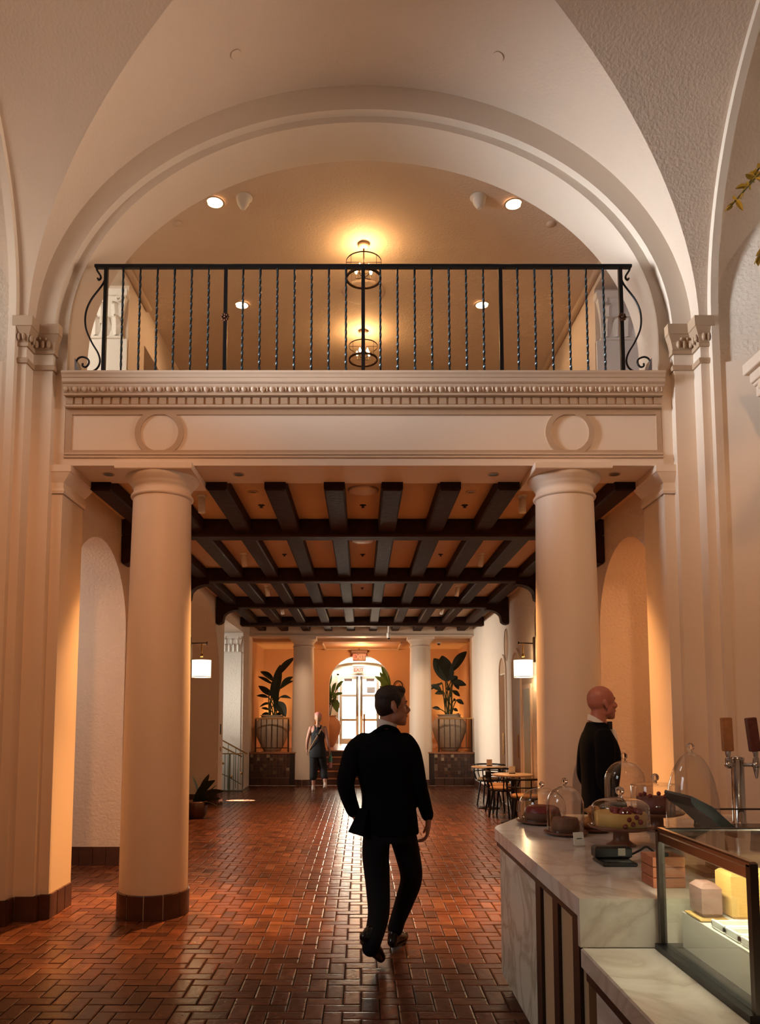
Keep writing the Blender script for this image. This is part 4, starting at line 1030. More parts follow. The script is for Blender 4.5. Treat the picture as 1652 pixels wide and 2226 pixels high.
# ================================================================== COUNTER
CT = 0.97
BRZ = mat('bronze_trim', (0.040, 0.020, 0.014), 0.40, metal=0.3)
ctr = thing('service_counter', 'marble service counter with chamfered corner and bronze fluted front', 'counter', (0.83, 2.96, 0))
def C(x, y): return (x - 0.83, y - 2.96)
top_poly = [C(0.83, 2.96), C(0.83, 4.80), C(0.86, 4.90), C(1.10, 5.34), C(1.18, 5.42), C(1.30, 5.46), C(2.62, 5.46), C(2.62, 2.96)]
MB().extrude(top_poly, 2, CT - 0.07, CT).build('worktop', MARBLE, ctr)
MB().box(*[0.0, 1.79], *[0.0, 0.03], 0.79, CT - 0.07).build('end_slab', MARBLE, ctr)
def inset(d): return [C(0.83 + d, 2.99), C(0.83 + d, 4.80), C(0.86 + d, 4.89), C(1.11 + d, 5.33 - d * .4), C(1.30, 5.44 - d), C(2.60, 5.44 - d), C(2.60, 2.99)]
MB().extrude(inset(0.012), 2, CT - 0.105, CT - 0.07).build('bronze_band', BRZ, ctr)
MB().extrude(inset(0.09), 2, 0.0, 0.10).build('toe_kick', BLACK, ctr)
MB().extrude(inset(0.036), 2, 0.10, CT - 0.105).build('carcass', mat('brass_back', (0.52, 0.38, 0.22), 0.40, metal=0.15), ctr)
# marble front panels
MB().extrude([C(0.862, 3.79), C(0.862, 4.80), C(0.885, 4.885), C(0.91, 4.885), C(0.89, 3.79)], 2, 0.10, CT - 0.105).build('front_panel', MARBLE_G, ctr)
MB().extrude([C(0.89, 4.89), C(1.14, 5.32), C(1.165, 5.30), C(0.915, 4.87)], 2, 0.10, CT - 0.105).build('corner_panel', MARBLE_G, ctr)
for y0, y1 in ((3.69, 3.79), (3.37, 3.46), (3.05, 3.14)):
    a, b = C(0.850, y0); c, d = C(0.875, y1)
    MB().bbox(a, c, b, d, 0.10, CT - 0.105, 0.006).build('slat', BRZ, ctr)
# lower ledge in front of the display case
lg = thing('counter_ledge', 'low marble ledge in front of the glass display case', 'counter', (0.83, 1.2, 0))
MB().bbox(0, 1.79, 0, 1.755, 0.715, 0.79, 0.006).build('worktop', MARBLE, lg)
MB().box(0.014, 1.79, 0.0, 1.74, 0.675, 0.715).build('bronze_band', BRZ, lg)
MB().box(0.05, 1.79, 0.0, 1.74, 0.10, 0.675).build('front_panel', MARBLE, lg)
MB().box(0.09, 1.79, 0.0, 1.74, 0.0, 0.10).build('toe_kick', BLACK, lg)

# glass display case
DX0, DX1, DY0, DY1, DZ0, DZ1 = 1.125, 1.95, 2.24, 2.94, 0.79, 1.235
cs = thing('display_case', 'lit glass pastry display case with steel frame on the marble ledge', 'display case', (DX0, DY0, DZ0))
w, d, h = DX1 - DX0, DY1 - DY0, DZ1 - DZ0
DKM = mat('dark_steel', (0.10, 0.085, 0.075), 0.3, metal=0.9)
MB().box(-0.02, w, 0, d, 0.0, 0.022).build('base', BLACK, cs)
for x, y in ((0.008, 0.008), (0.008, d - 0.008)): MB().bbox(x - .012, x + .012, y - .012, y + .012, .022, h, .003).build('corner_post', DKM, cs)
MB().bbox(-.004, .022, 0, d, h - .014, h + .006, .005).build('top_rail', STEEL, cs)
MB().bbox(0, w, d - .012, d + .006, h - .010, h + .004, .004).build('rear_rail', DKM, cs)
MB().bbox(-.002, .012, .012, d - .012, h - .046, h - .012, .003).build('valance', STEEL, cs)
MB().box(.004, .009, .02, d - .02, .022, h - .046).build('side_pane', PANE, cs)
MB().box(.02, w, d - .012, d - .007, .10, h - .01).build('rear_pane', PANE, cs)
MB().box(.02, w, 0, d, h - .004, h).build('top_pane', PANE, cs)
MB().box(.02, w, .004, .009, .022, h - .01).build('front_pane', PANE, cs)
DECK = mat('case_liner', (0.70, 0.68, 0.58), 0.35)
MB().box(.065, w, .03, d - .05, .022, .15).build('deck', DECK, cs)
LED = mat('case_light', (1, 1, .9), .4, emit=(1.0, 0.97, 0.74), estr=70.0)
MB().box(.014, .036, .04, d - .04, h - .030, h - .018).build('light_strip', LED, cs)
MB().box(.45, .475, .04, d - .04, h - .026, h - .016).build('light_strip', LED, cs)
TRY = mat('tray_acrylic', (0.80, 0.82, 0.74), 0.15)
for i in range(4):
    y0 = .045 + i * .10
    t = MB().bbox(.075, .52, y0, y0 + .088, .151, .160, .003)
    t.bbox(.075, .084, y0, y0 + .088, .158, .180, .002).bbox(.075, .52, y0, y0 + .006, .158, .176, .002).bbox(.075, .52, y0 + .082, y0 + .088, .158, .176, .002)
    t.build('tray', TRY, cs)
PAST = mat('pastry_gold', (0.55, 0.34, 0.10), 0.55, var=.35, vscale=30)
CAKEY = mat('lemon_cake', (0.60, 0.37, 0.11), 0.6, var=.2, vscale=18)
BERRY = mat('berry_topping', (0.20, 0.025, 0.025), 0.35, var=.5, vscale=40)
BRWN = mat('brown_crumb', (0.17, 0.075, 0.04), 0.7, var=.4, vscale=30)
bx0, by0 = DX0, DY0
def pastry(loc, label, parts):
    t = thing('pastry', label, 'pastry', loc)
    for nm, mb, m_ in parts: mb.build(nm, m_, t)
pastry((DX0 + .115, DY0 + .56, DZ0 + .153), 'pinkish brown loaf at the far end of the display case', [('loaf', MB().bbox(-.036, .036, -.05, .05, 0.006, .125, .016), mat('pink_loaf', (.24, .13, .10), .6, var=.35, vscale=20)), ('board', MB().bbox(-.05, .05, -.065, .065, 0, .008, .002), PAST)])
pastry((DX0 + .315, DY0 + .55, DZ0 + .153), 'yellow sheet cake inside the display case', [('cake', MB().bbox(-.14, .20, -.06, .06, .008, .165, .010), CAKEY), ('board', MB().bbox(-.15, .21, -.065, .065, 0, .009, .001), WHITE), ('icing_scroll', MB().tube(spline([(0, -.062, .10), (.03, -.062, .125), (.06, -.062, .10), (.09, -.062, .115), (.12, -.062, .095)], 5), .006, 6), BRWN)])
for i, (y, lab) in enumerate(((.089, 'flat golden biscuits on the nearest case tray'), (.189, 'flat golden biscuits on the second case tray'))):
    t = thing('biscuits', lab, 'pastry', (DX0, DY0 + y, DZ0 + .1605))
    for k in range(4): MB().lathe([(0, 0), (.028, 0), (.032, .006), (.027, .013), (0, .016)], (.12 + .09 * k, 0, 0), 16).build('biscuit', PAST, t)

# ---- cloches, stands and cakes
PLATE = mat('walnut_plate', (0.17, 0.062, 0.032), 0.38, var=.3, vscale=14)
def dome(mb, r, h, flat=0.5, seg=40):
    pr = [(r, 0.0), (r, h * flat)]
    for i in range(1, 13):
        a = PI / 2 * i / 12; pr.append((max(r * math.cos(a), .004), h * flat + h * (1 - flat) * math.sin(a)))
    return mb.lathe(pr, seg=seg, cap=(False, False))
def cloche(loc, r, h, label, flat=.5, knob=.018, z=0.0):
    t = thing('glass_cloche', label, 'cloche', (loc[0], loc[1], loc[2]))
    dome(MB(), r, h, flat).build('dome', GLASS, t)
    MB().lathe([(r - .002, 0), (r + .004, 0), (r + .004, .006), (r - .002, .006), (r - .002, 0)], seg=40, cap=(False, False)).build('rim', GLASS, t)
    KN = mat('solid_glass', (1, .97, .93), .02, trans=1.0, ior=1.45)
    MB().lathe([(knob * .5, h - .002), (knob * .4, h + knob * .5)], seg=14, cap=(False, False)).ball((0, 0, h + knob * 1.3), knob, 16, 10).build('knob', KN, t)
def plate(loc, r, label, stand=0.0):
    t = thing('cake_stand' if stand else 'serving_plate', label, 'cake stand' if stand else 'plate', loc)
    s = stand
    MB().lathe([(0, s), (r * .72, s), (r * .95, s + .012), (r, s + .022), (r * .97, s + .024), (r * .90, s + .016), (0, s + .012)], seg=36).build('dish', PLATE, t)
    if s: MB().lathe([(.075, 0), (.078, .006), (.06, .014), (.042, .03), (.040, s - .012), (.055, s)], seg=28).build('pedestal', PLATE, t)
    else: MB().lathe([(r * .6, -.0), (r * .72, .004)], seg=28).build('foot_ring', PLATE, t)
# A rear small dome, B tall front dome
plate((1.18, 5.02, CT), .170, 'round walnut plate under the squat dome at the counter corner')
cloche((1.18, 5.02, CT + .024), .150, .205, 'squat glass dome cloche at the counter\'s chamfered corner', .42)
pastry((1.18, 5.02, CT + .014), 'dark chocolate ring cake under the squat glass dome', [('ring', MB().lathe([(.045, 0), (.11, 0), (.12, .04), (.10, .085), (.07, .09), (.045, .06)], seg=26), BRWN), ('glaze', MB().lathe([(.05, .085), (.085, .098), (.105, .085), (.115, .06)], seg=26, cap=(False, False)), BERRY)])
plate((1.20, 4.53, CT), .128, 'round walnut plate under the slim tall dome')
cloche((1.20, 4.53, CT + .024), .107, .262, 'slim tall glass dome in front of the squat one', .55, .020)
pastry((1.20, 4.53, CT + .014), 'dark brown bundt cake under the slim tall dome', [('cake', MB().lathe([(.02, 0), (.075, 0), (.085, .04), (.07, .085), (.03, .09), (.02, .06)], seg=22), BRWN)])
# croissants beside
plate((1.405, 4.66, CT), .105, 'walnut plate of croissants between the slim dome and the cake stand')
CRO = mat('croissant_crust', (0.46, 0.20, 0.065), 0.5, var=.4, vscale=35)
def croissant(loc, rz, label, s=1.0):
    t = thing('croissant', label, 'croissant', loc, rz, group='croissants on the plate')
    m_ = MB(); N = 14; R = []
    pth, rr = [], []
    for i in range(N + 1):
        a = -1.25 + 2.5 * i / N; pth.append((.055 * s * math.sin(a), .055 * s * (1 - math.cos(a)), .026 * s)); rr.append(s * (.006 + .024 * math.cos(a * 1.15) ** 2 * (1 + .12 * (i % 2))))
    m_.tube(pth, rr, 12); m_.build('crust', CRO, t)
croissant((1.365, 4.64, CT + .020), 1.4, 'golden croissant leaning against the slim dome\'s plate', 1.25)
croissant((1.445, 4.67, CT + .020), 1.7, 'golden croissant near the cake stand foot', 1.25)
croissant((1.405, 4.655, CT + .086), 1.5, 'golden croissant on top of the other two', 1.25)
# C cake stand with lemon berry cake
plate((1.40, 4.16, CT), .172, 'walnut cake stand with the lemon and berry cake', .085)
zt = CT + .085 + .012
pastry((1.40, 4.16, zt), 'lemon yellow cake with dark berry topping under the low glass lid', [('cake', MB().lathe([(0, 0), (.135, 0), (.137, .075), (.13, .082), (0, .083)], seg=36), CAKEY)] +
       [('berry', MB().ball((rx_, ry_, .088 + rz_), .014 + .008 * ((i * 37) % 5) / 5, 8, 6), BERRY) for i, (rx_, ry_, rz_) in enumerate([(random.Random(i).uniform(-.07, .07), random.Random(i + 50).uniform(-.11, .02), random.Random(i + 90).uniform(-.004, .012)) for i in range(26)])] +
       [('berry_spill', MB().ball((-.02 + .02 * k, -.133, .02 + .012 * ((k * 3) % 5)), .014, 8, 6), BERRY) for k in range(5)])
cloche((1.40, 4.16, zt + .012), .150, .150, 'low wide glass lid over the lemon and berry cake', .62, .024)
# D tall rear dome, E flat lidded stand
plate((1.77, 5.15, CT), .15, 'walnut plate under the tall dome in front of the bald man')
cloche((1.77, 5.15, CT + .024), .133, .375, 'tall glass dome in front of the bald man\'s jacket', .62, .022)
plate((1.80, 4.70, CT), .165, 'walnut cake stand with the flat lidded dark cake', .09)
cloche((1.80, 4.70, CT + .09 + .014), .145, .185, 'flat topped glass lid over the dark cake', .90, .024)
pastry((1.80, 4.70, CT + .102), 'tall dark red cake under the flat topped lid', [('cake', MB().lathe([(0, 0), (.11, 0), (.112, .10), (0, .105)], seg=32), mat('dark_red_cake', (.16, .05, .035), .6, var=.3, vscale=25))] + [('berry', MB().ball((.09 * math.cos(k), .09 * math.sin(k), .112), .014, 8, 6), BERRY) for k in range(6)])
# F big empty cloche
plate((1.80, 4.18, CT), .165, 'walnut plate under the largest empty glass dome')
cloche((1.80, 4.18, CT + .024), .138, .475, 'largest empty bell shaped glass dome beside the beer tap', .25, .021)

# ---- card terminal, wooden box, price cards
pt = thing('card_terminal', 'black card reader lying on the marble counter before the cake stand', 'card reader', (1.19, 3.66, CT))
MB().bbox(-.075, .085, -.09, .07, 0, .018, .005).build('cradle', BLACK, pt)
MB().bbox(-.08, .095, .01, .075, .018, .075, .010).build('body', BLACK, pt)
MB().box(-.06, .07, -.078, -.01, .0185, .021).build('screen', mat('screen_glass', (.03, .022, .018), .1), pt)
MB().box(.028, .062, .006, .0098, .034, .068).build('sticker', mat('beige_sticker', (.55, .50, .40), .6), pt)
MB().tube(spline([(.095, .04, .03), (.15, .06, .05), (.20, .10, .06), (.25, .10, .02), (.30, .16, .006)], 6), .006, 6).build('cable', BLACK, pt)
CEDAR = mat('cedar_wood', (0.36, 0.115, 0.05), 0.55, var=.45, vscale=26)
wb = thing('wooden_box', 'small reddish cedar box standing by the display case', 'box', (1.245, 3.20, CT))
for k in range(3):
    z0, z1 = .042 * k, .042 * k + .0395
    for a in ((-.065, .065, -.065, -.056), (-.065, .065, .056, .065), (-.065, -.056, -.056, .056), (.056, .065, -.056, .056)): MB().bbox(*a, z0, z1, .002).build('side_board', CEDAR, wb)
MB().box(-.056, .056, -.056, .056, 0, .008).build('bottom', CEDAR, wb)
pk = thing('tea_packet', 'red paper packet tucked into the cedar box', 'packet', (1.245, 3.22, CT + .009))
MB().bbox(-.05, .05, -.03, .03, 0, .095, .004).build('wrapper', mat('red_paper', (.55, .09, .04), .5), pk); MB().bbox(.0, .03, -.01, .0, .094, .12, .001).build('tag', BLACK, pk)
for (x, y, rz, lab) in ((1.165, 4.12, .25, 'white price card on the counter before the slim dome'), (1.603, 4.10, -.5, 'white price card beside the big empty dome')):
    t = thing('price_card', lab, 'price card', (x, y, CT), rz, group='price cards on the counter')
    Mx = Matrix.Rotation(-.2, 4, 'X')
    MB().bbox(-.03, .03, -.002, .002, 0.006, .075, .0006, Mx).build('card', WHITE, t)
    MB().box(-.014, .016, -.0035, -.0022, .040, .044, Mx).build('printed_line', BLACK, t)
    MB().bbox(-.032, .032, -.012, .022, 0, .006, .001).build('holder', GLASS, t)

# ---- beer tap with drip tray
tp = thing('beer_tap', 'polished steel beer tap tower with two wooden handles', 'beer tap', (2.42, 4.93, CT))
MB().lathe([(.062, 0), (.062, .010), (.045, .016), (.040, .022), (.040, .405), (.044, .41), (.044, .43), (.02, .438), (0, .44)], seg=28).build('tower', STEEL, tp)
for x, y_, tm_, tilt, nm in ((-.075, -.02, 'handle_light', -.02, (0.42, 0.18, 0.07)), (.085, -.05, 'handle_dark', -.10, (0.13, 0.035, 0.025))):
    HM = mat(tm_, nm, .5, var=.4, vscale=30)
    MB().tube([(0, 0, .385), (x * .8, y_, .385), (x, y_ - .02, .385)], .014, 10).build('shank', STEEL, tp)
    f_ = MB().tube([(x, y_ - .02, .30 if x > 0 else .37), (x, y_ - .02, .33 if x > 0 else .38), (x, y_ - .02, .385), (x, y_ - .02, .43)], [.006, .013, .022, .018], 12)
    f_.ball((x, y_ - .02, .385), .026, 14, 8); f_.build('faucet', STEEL, tp)
    Mh = Matrix.Translation((x, y_ - .02, .45)) @ Matrix.Rotation(tilt, 4, 'Y')
    MB().lathe([(.010, -.03), (.016, 0), (.018, .02)], seg=12, M=Mh).build('collar', STEEL, tp)
    MB().bbox(-.030, .030, -.020, .020, .02, .235, .005, Mh).build('handle', HM, tp)
dt = thing('drip_tray', 'dark steel drip tray with low gallery rail under the beer tap', 'drip tray', (2.42, 4.85, CT))
MB().bbox(-.33, .40, -.22, .0, 0, .022, .004).build('tray', DKM, dt)
MB().tube([(-.33, -.0, .11), (.40, -.0, .11)], .006, 6).build('rail', DKM, dt)
for x in (-.32, .38): MB().tube([(x, 0, .02), (x, 0, .11)], .006, 6).build('rail_post', DKM, dt)
# ---- register screen seen edge on
ps = thing('register_screen', 'black tilted register screen on an angled stand behind the display case', 'register', (1.56, 3.42, CT))
prof = [(-.145, .345), (-.14, .355), (-.03, .310), (.085, .225), (.135, .200), (.135, .18), (.085, .18), (.06, .185), (-.045, .265), (-.12, .305), (-.14, .325)]
MB().extrude([((a - .06) * .8, b) for a, b in prof], 1, -.16, .12).build('screen', BLACK, ps)
MB().extrude([(-.02, .02), (.06, .02), (.02, .20), (-.01, .19)], 1, -.05, .05).build('neck', DKM, ps)
MB().bbox(-.09, .12, -.10, .10, 0, .022, .006).build('foot', BLACK, ps)

# ================================================================== PEOPLE
def voxel_mesh(mb, name, m, vox, smooth=4):
    me = mb.mesh(name + '_src', None)
    o = bpy.data.objects.new('tmp_src', me); COL.objects.link(o)
    r = o.modifiers.new('r', 'REMESH'); r.mode = 'VOXEL'; r.voxel_size = vox; r.use_smooth_shade = True
    s = o.modifiers.new('s', 'SMOOTH'); s.factor = 0.5; s.iterations = smooth
    dg = bpy.context.evaluated_depsgraph_get(); dg.update()
    out = bpy.data.meshes.new_from_object(o.evaluated_get(dg)); bpy.data.objects.remove(o); bpy.data.meshes.remove(me)
    out.name = name; out.materials.clear(); out.materials.append(m)
    for p in out.polygons: p.use_smooth = True
    return out
def vpart(name, mb, m, vox, parent=None, smooth=4, loc=None, **kw):
    o = bpy.data.objects.new(name, voxel_mesh(mb, name, m, vox, smooth)); COL.objects.link(o)
    if parent is not None: o.parent = parent
    if loc is not None: o.location = loc
    tag(o, **kw); return o
def limb(mb, pts, seg=16, flat=None):
    """tapered limb: pts = [(x,y,z,r[,ry])]; rounded ends"""
    P = [Vector(p[:3]) for p in pts]; R = [p[3] for p in pts]
    F = [(p[4] if len(p) > 4 else p[3]) for p in pts]
    # subdivide with smooth interpolation
    n = len(pts); path, rx, ry = [], [], []
    data = [tuple(P[i]) + (R[i], F[i]) for i in range(n)]
    for q in spline(data, 5): path.append(Vector(q[:3])); rx.append(q[3]); ry.append(q[4])
    rings = []; up = None
    N = len(path)
    for i in range(N):
        t = (path[min(i + 1, N - 1)] - path[max(i - 1, 0)]).normalized()
        ref = Vector((0, 1, 0)) if abs(t.y) < .85 else Vector((0, 0, 1))
        v = (ref - t * ref.dot(t)).normalized(); u = v.cross(t).normalized()
        rings.append([tuple(path[i] + u * rx[i] * math.cos(2 * PI * k / seg) + v * ry[i] * math.sin(2 * PI * k / seg)) for k in range(seg)])
    mb.rings(rings)
    mb.ball(tuple(path[0]), (rx[0] * .98,) * 3, 12, 8); mb.ball(tuple(path[-1]), (rx[-1] * .98,) * 3, 12, 8)
def torso(mb, rows, seg=28):
    """rows: (z, cx, cy, half width, half depth)"""
    R = []
    for q in spline([tuple(r) for r in rows], 4):
        z, cx, cy, a, b = q; ring = []
        for k in range(seg):
            t = 2 * PI * k / seg; c, s = math.cos(t), math.sin(t)
            e = 0.82
            ring.append((cx + a * math.copysign(abs(c) ** e, c), cy + b * math.copysign(abs(s) ** e, s), z))
        R.append(ring)
    mb.rings(R)
def hand(mb, wrist, dirv, palm_n, s=1.0, curl=0.5, side=1):
    """five fingered relaxed hand. dirv: wrist->fingers; palm_n: palm normal (fingers curl that way); side: thumb side sign"""
    d = Vector(dirv).normalized(); nrm = Vector(palm_n); nrm = (nrm - d * nrm.dot(d)).normalized(); sd = d.cross(nrm).normalized() * side
    w = Vector(wrist)
    for k in range(4):
        off = (k - 1.5) * .019 * s
        base = w + d * (.085 * s) + sd * off
        limb(mb, [tuple(w + sd * off * .6) + (.019 * s, .013 * s), tuple(w + d * .045 * s + sd * off * .9) + (.017 * s, .014 * s), tuple(base) + (.0115 * s,)], 8)
        L = (.080, .088, .082, .064)[k] * s
        p1 = base + (d * math.cos(curl * .5) + nrm * math.sin(curl * .5)) * L * .42
        p2 = p1 + (d * math.cos(curl * 1.2) + nrm * math.sin(curl * 1.2)) * L * .33
        p3 = p2 + (d * math.cos(curl * 1.9) + nrm * math.sin(curl * 1.9)) * L * .28
        limb(mb, [tuple(base) + (.0110 * s,), tuple(p1) + (.0098 * s,), tuple(p2) + (.0090 * s,), tuple(p3) + (.0072 * s,)], 8)
    tb = w + d * .03 * s - sd * (.026 * s)
    t1 = tb + (d * .75 - sd * .55 + nrm * .35).normalized() * .042 * s; t2 = t1 + (d * .9 - sd * .15 + nrm * .4).normalized() * .034 * s
    limb(mb, [tuple(w + d * .01 * s - sd * .012 * s) + (.014 * s,), tuple(tb) + (.014 * s,), tuple(t1) + (.0112 * s,), tuple(t2) + (.0085 * s,)], 8)
def head(mb, c, yaw, pitch=0.0, s=1.0, ears=True):
    """c = centre of the skull; face looks along +x before yaw. Returns transform"""
    M = Matrix.Translation(c) @ Matrix.Rotation(yaw, 4, 'Z') @ Matrix.Rotation(-pitch, 4, 'Y')
    M3 = M.to_3x3()
    def B(p, r, rot=None):
        Mx = M3 @ (Matrix.Rotation(rot, 3, 'Y') if rot else Matrix.Identity(3))
        mb.ball(tuple(M @ (Vector(p) * s)), tuple(k * s for k in (r if isinstance(r, tuple) else (r, r, r))), 16, 12, Mx)
    B((-.012, 0, .040), (.098, .077, .088)); B((-.030, 0, .020), (.078, .073, .080)); B((.030, 0, .030), (.062, .066, .078))
    B((.030, 0, -.045), (.056, .058, .066)); B((.050, 0, -.085), (.040, .042, .034)); B((.068, 0, -.103), (.021, .024, .018))
    B((.012, .0, -.062), (.048, .060, .045))
    B((.078, .024, .028), (.014, .026, .008)); B((.078, -.024, .028), (.014, .026, .008))
    B((.064, .036, -.022), (.022, .022, .020)); B((.064, -.036, -.022), (.022, .022, .020))
    limbp = [(.080, 0, .020, .009), (.094, 0, .000, .010), (.107, 0, -.020, .0125), (.098, 0, -.032, .012)]
    limb(mb, [tuple(M @ (Vector(q[:3]) * s)) + (q[3] * s,) for q in limbp], 10)
    for sy in (-1, 1): B((.094, sy * .012, -.029), (.010, .008, .007))
    B((.086, 0, -.055), (.013, .024, .006)); B((.083, 0, -.067), (.013, .021, .007))
    if ears:
        for sy in (-1, 1):
            B((-.006, sy * .078, -.005), (.018, .009, .032), -.2); B((-.002, sy * .080, -.030), (.010, .007, .012))
    return M
def neck(mb, M, base, s=1.0, r=.058):
    a = M @ (Vector((-.022, 0, -.02)) * s); b = Vector(base)
    limb(mb, [tuple(a) + (r * .95 * s,), tuple((a * .5 + b * .5)) + (r * s,), tuple(b) + (r * 1.18 * s,)], 16)
def face_parts(M, body, s, iris=(.02, .012, .008), brow=(.02, .012, .008), lips=(.30, .11, .09)):
    EY = mat('eye_white', (.62, .55, .50), .3); IR = mat('iris_dark', iris, .2); BR = mat('brow_' + '%.2f' % brow[0], brow, .8); LP = mat('lip_skin_%.2f' % lips[0], lips, .5)
    loc = body.location
    for sy in (-1, 1):
        def P(v): return tuple((M @ (Vector(v) * s)) - loc)
        MB().ball(P((.070, sy * .031, .006)), .0115 * s, 12, 8).build('eye', EY, body)
        MB().ball(P((.0785, sy * .033, .006)), (.0055 * s,) * 3, 8, 6).build('iris', IR, body)
        MB().tube([P((.090, sy * .012, .030)), P((.088, sy * .028, .036)), P((.076, sy * .046, .030))], .0042 * s, 6).build('eyebrow', BR, body)
    MB().tube([P((.090, -.022, -.061)), P((.099, 0, -.060)), P((.090, .022, -.061))], .0030 * s, 6).build('lips', LP, body)

SKIN1 = mat('skin_tan', (0.46, 0.225, 0.15), 0.5, var=.10, vscale=20)
SKIN2 = mat('skin_ruddy', (0.42, 0.155, 0.11), 0.42, var=.10, vscale=20)
SKIN3 = mat('skin_pink', (0.44, 0.22, 0.16), 0.5, var=.06, vscale=20)
SUIT = mat('black_suit_cloth', (0.0042, 0.0045, 0.0060), 0.9, var=.3, vscale=60, spec=.1)
TROU = mat('black_trouser_cloth', (0.0065, 0.0065, 0.0080), 0.85, spec=.2)
SHIRT = mat('white_shirt', (0.78, 0.72, 0.66), 0.7)
SHOE = mat('black_leather', (0.010, 0.009, 0.009), 0.22)
HAIR1 = mat('dark_brown_hair', (0.018, 0.010, 0.007), 0.55, var=.4, vscale=60, bump=.5, bscale=120)

# ---------- man in the black suit walking away, face turned to his side
mx, my = 0.16, 5.45
man = MB()
HM1 = head(man, (0.222, 5.42, 1.728), math.radians(12), 0.03, 1.12)
neck(man, HM1, (0.175, 5.44, 1.53), 1.05)
torso(man, [(0.90, .19, 5.45, .15, .10), (1.05, .18, 5.45, .14, .09), (1.25, .165, 5.44, .16, .10), (1.40, .155, 5.44, .17, .10), (1.48, .16, 5.44, .11, .07), (1.52, .17, 5.44, .055, .05)])
limb(man, [(-.02, 5.44, 1.45, .06), (-.105, 5.36, 1.22, .045), (-.05, 5.42, .98, .033)]); hand(man, (-.045, 5.43, .965), (.25, .35, -1), (1, .2, 0), 1.0, .35, 1)
limb(man, [(.345, 5.45, 1.45, .06), (.405, 5.42, 1.18, .045), (.478, 5.53, .945, .033)]); hand(man, (.483, 5.53, .925), (-.06, .05, -1), (-1, .15, .1), 1.15, .75, -1)
limb(man, [(.115, 5.45, .86, .075), (.098, 5.44, .70, .065), (.105, 5.40, .50, .050), (.110, 5.28, .32, .044), (.062, 5.15, .20, .036)])
limb(man, [(.285, 5.465, .86, .075), (.332, 5.53, .68, .062), (.362, 5.60, .50, .050), (.318, 5.635, .34, .044), (.258, 5.65, .15, .036)])
body1 = vpart('person', man, SKIN1, .0065, smooth=3, label='man in a black suit walking away, head turned in profile, hand in pocket', cat='person')
face_parts(HM1, body1, 1.12)
# jacket
jk = MB()
torso(jk, [(.835, .215, 5.46, .195, .135), (.93, .205, 5.46, .196, .138), (1.03, .195, 5.455, .192, .130), (1.12, .188, 5.45, .186, .122), (1.25, .175, 5.445, .205, .130), (1.36, .160, 5.44, .222, .132), (1.44, .155, 5.44, .218, .118), (1.50, .160, 5.44, .175, .098), (1.545, .170, 5.435, .110, .080), (1.575, .178, 5.43, .075, .068)])
limb(jk, [(.02, 5.44, 1.475, .075, .078), (-.045, 5.42, 1.41, .078, .08), (-.085, 5.39, 1.30, .070, .072), (-.108, 5.36, 1.21, .064, .066), (-.095, 5.375, 1.12, .058, .060), (-.055, 5.42, 1.00, .050, .052)])
limb(jk, [(.31, 5.445, 1.475, .075, .078), (.350, 5.445, 1.41, .076, .08), (.378, 5.44, 1.30, .072, .074), (.400, 5.435, 1.19, .066, .066), (.440, 5.47, 1.07, .054, .056), (.476, 5.525, .955, .046, .048)])
jacket = vpart('suit_jacket', jk, SUIT, .008, body1, 9)
# flared jacket skirt pushed back by the pocketed hand
sk = MB()
A = [(.04, 5.33, 1.02), (.03, 5.325, .95), (.02, 5.32, .88), (.03, 5.318, .832)]
Bp = [(-.02, 5.38, 1.02), (-.045, 5.38, .955), (-.075, 5.385, .895), (-.092, 5.39, .858)]
Cp = [(.02, 5.46, 1.02), (.0, 5.47, .95), (-.02, 5.47, .90), (-.03, 5.47, .87)]
sk.rings([[A[i], Bp[i], Cp[i], (.10, 5.44, A[i][2])] for i in range(4)], False)
sk.build('jacket_flap', SUIT, body1)
lap = MB().tube(spline([(.10, 5.375, 1.555), (.165, 5.352, 1.592), (.235, 5.372, 1.575), (.262, 5.42, 1.545)], 5), .014, 8, sq=(1.0, 1.6))
lap.build('jacket_collar', SUIT, body1)
col_ = MB(); ringA, ringB = [], []
for i in range(25):
    a = 2 * PI * i / 24
    ringA.append((.182 + .073 * math.cos(a), 5.432 + .068 * math.sin(a), 1.580 - .012 * math.cos(a) + .0)); ringB.append((.186 + .069 * math.cos(a), 5.430 + .065 * math.sin(a), 1.628 - .022 * math.cos(a)))
col_.strip(ringA, ringB, True); col_.build('shirt_collar', SHIRT, body1)
MB().lathe([(.046, 0), (.048, .012)], (-.048, 5.425, .985), 14, cap=(False, False)).build('shirt_cuff', SHIRT, body1)
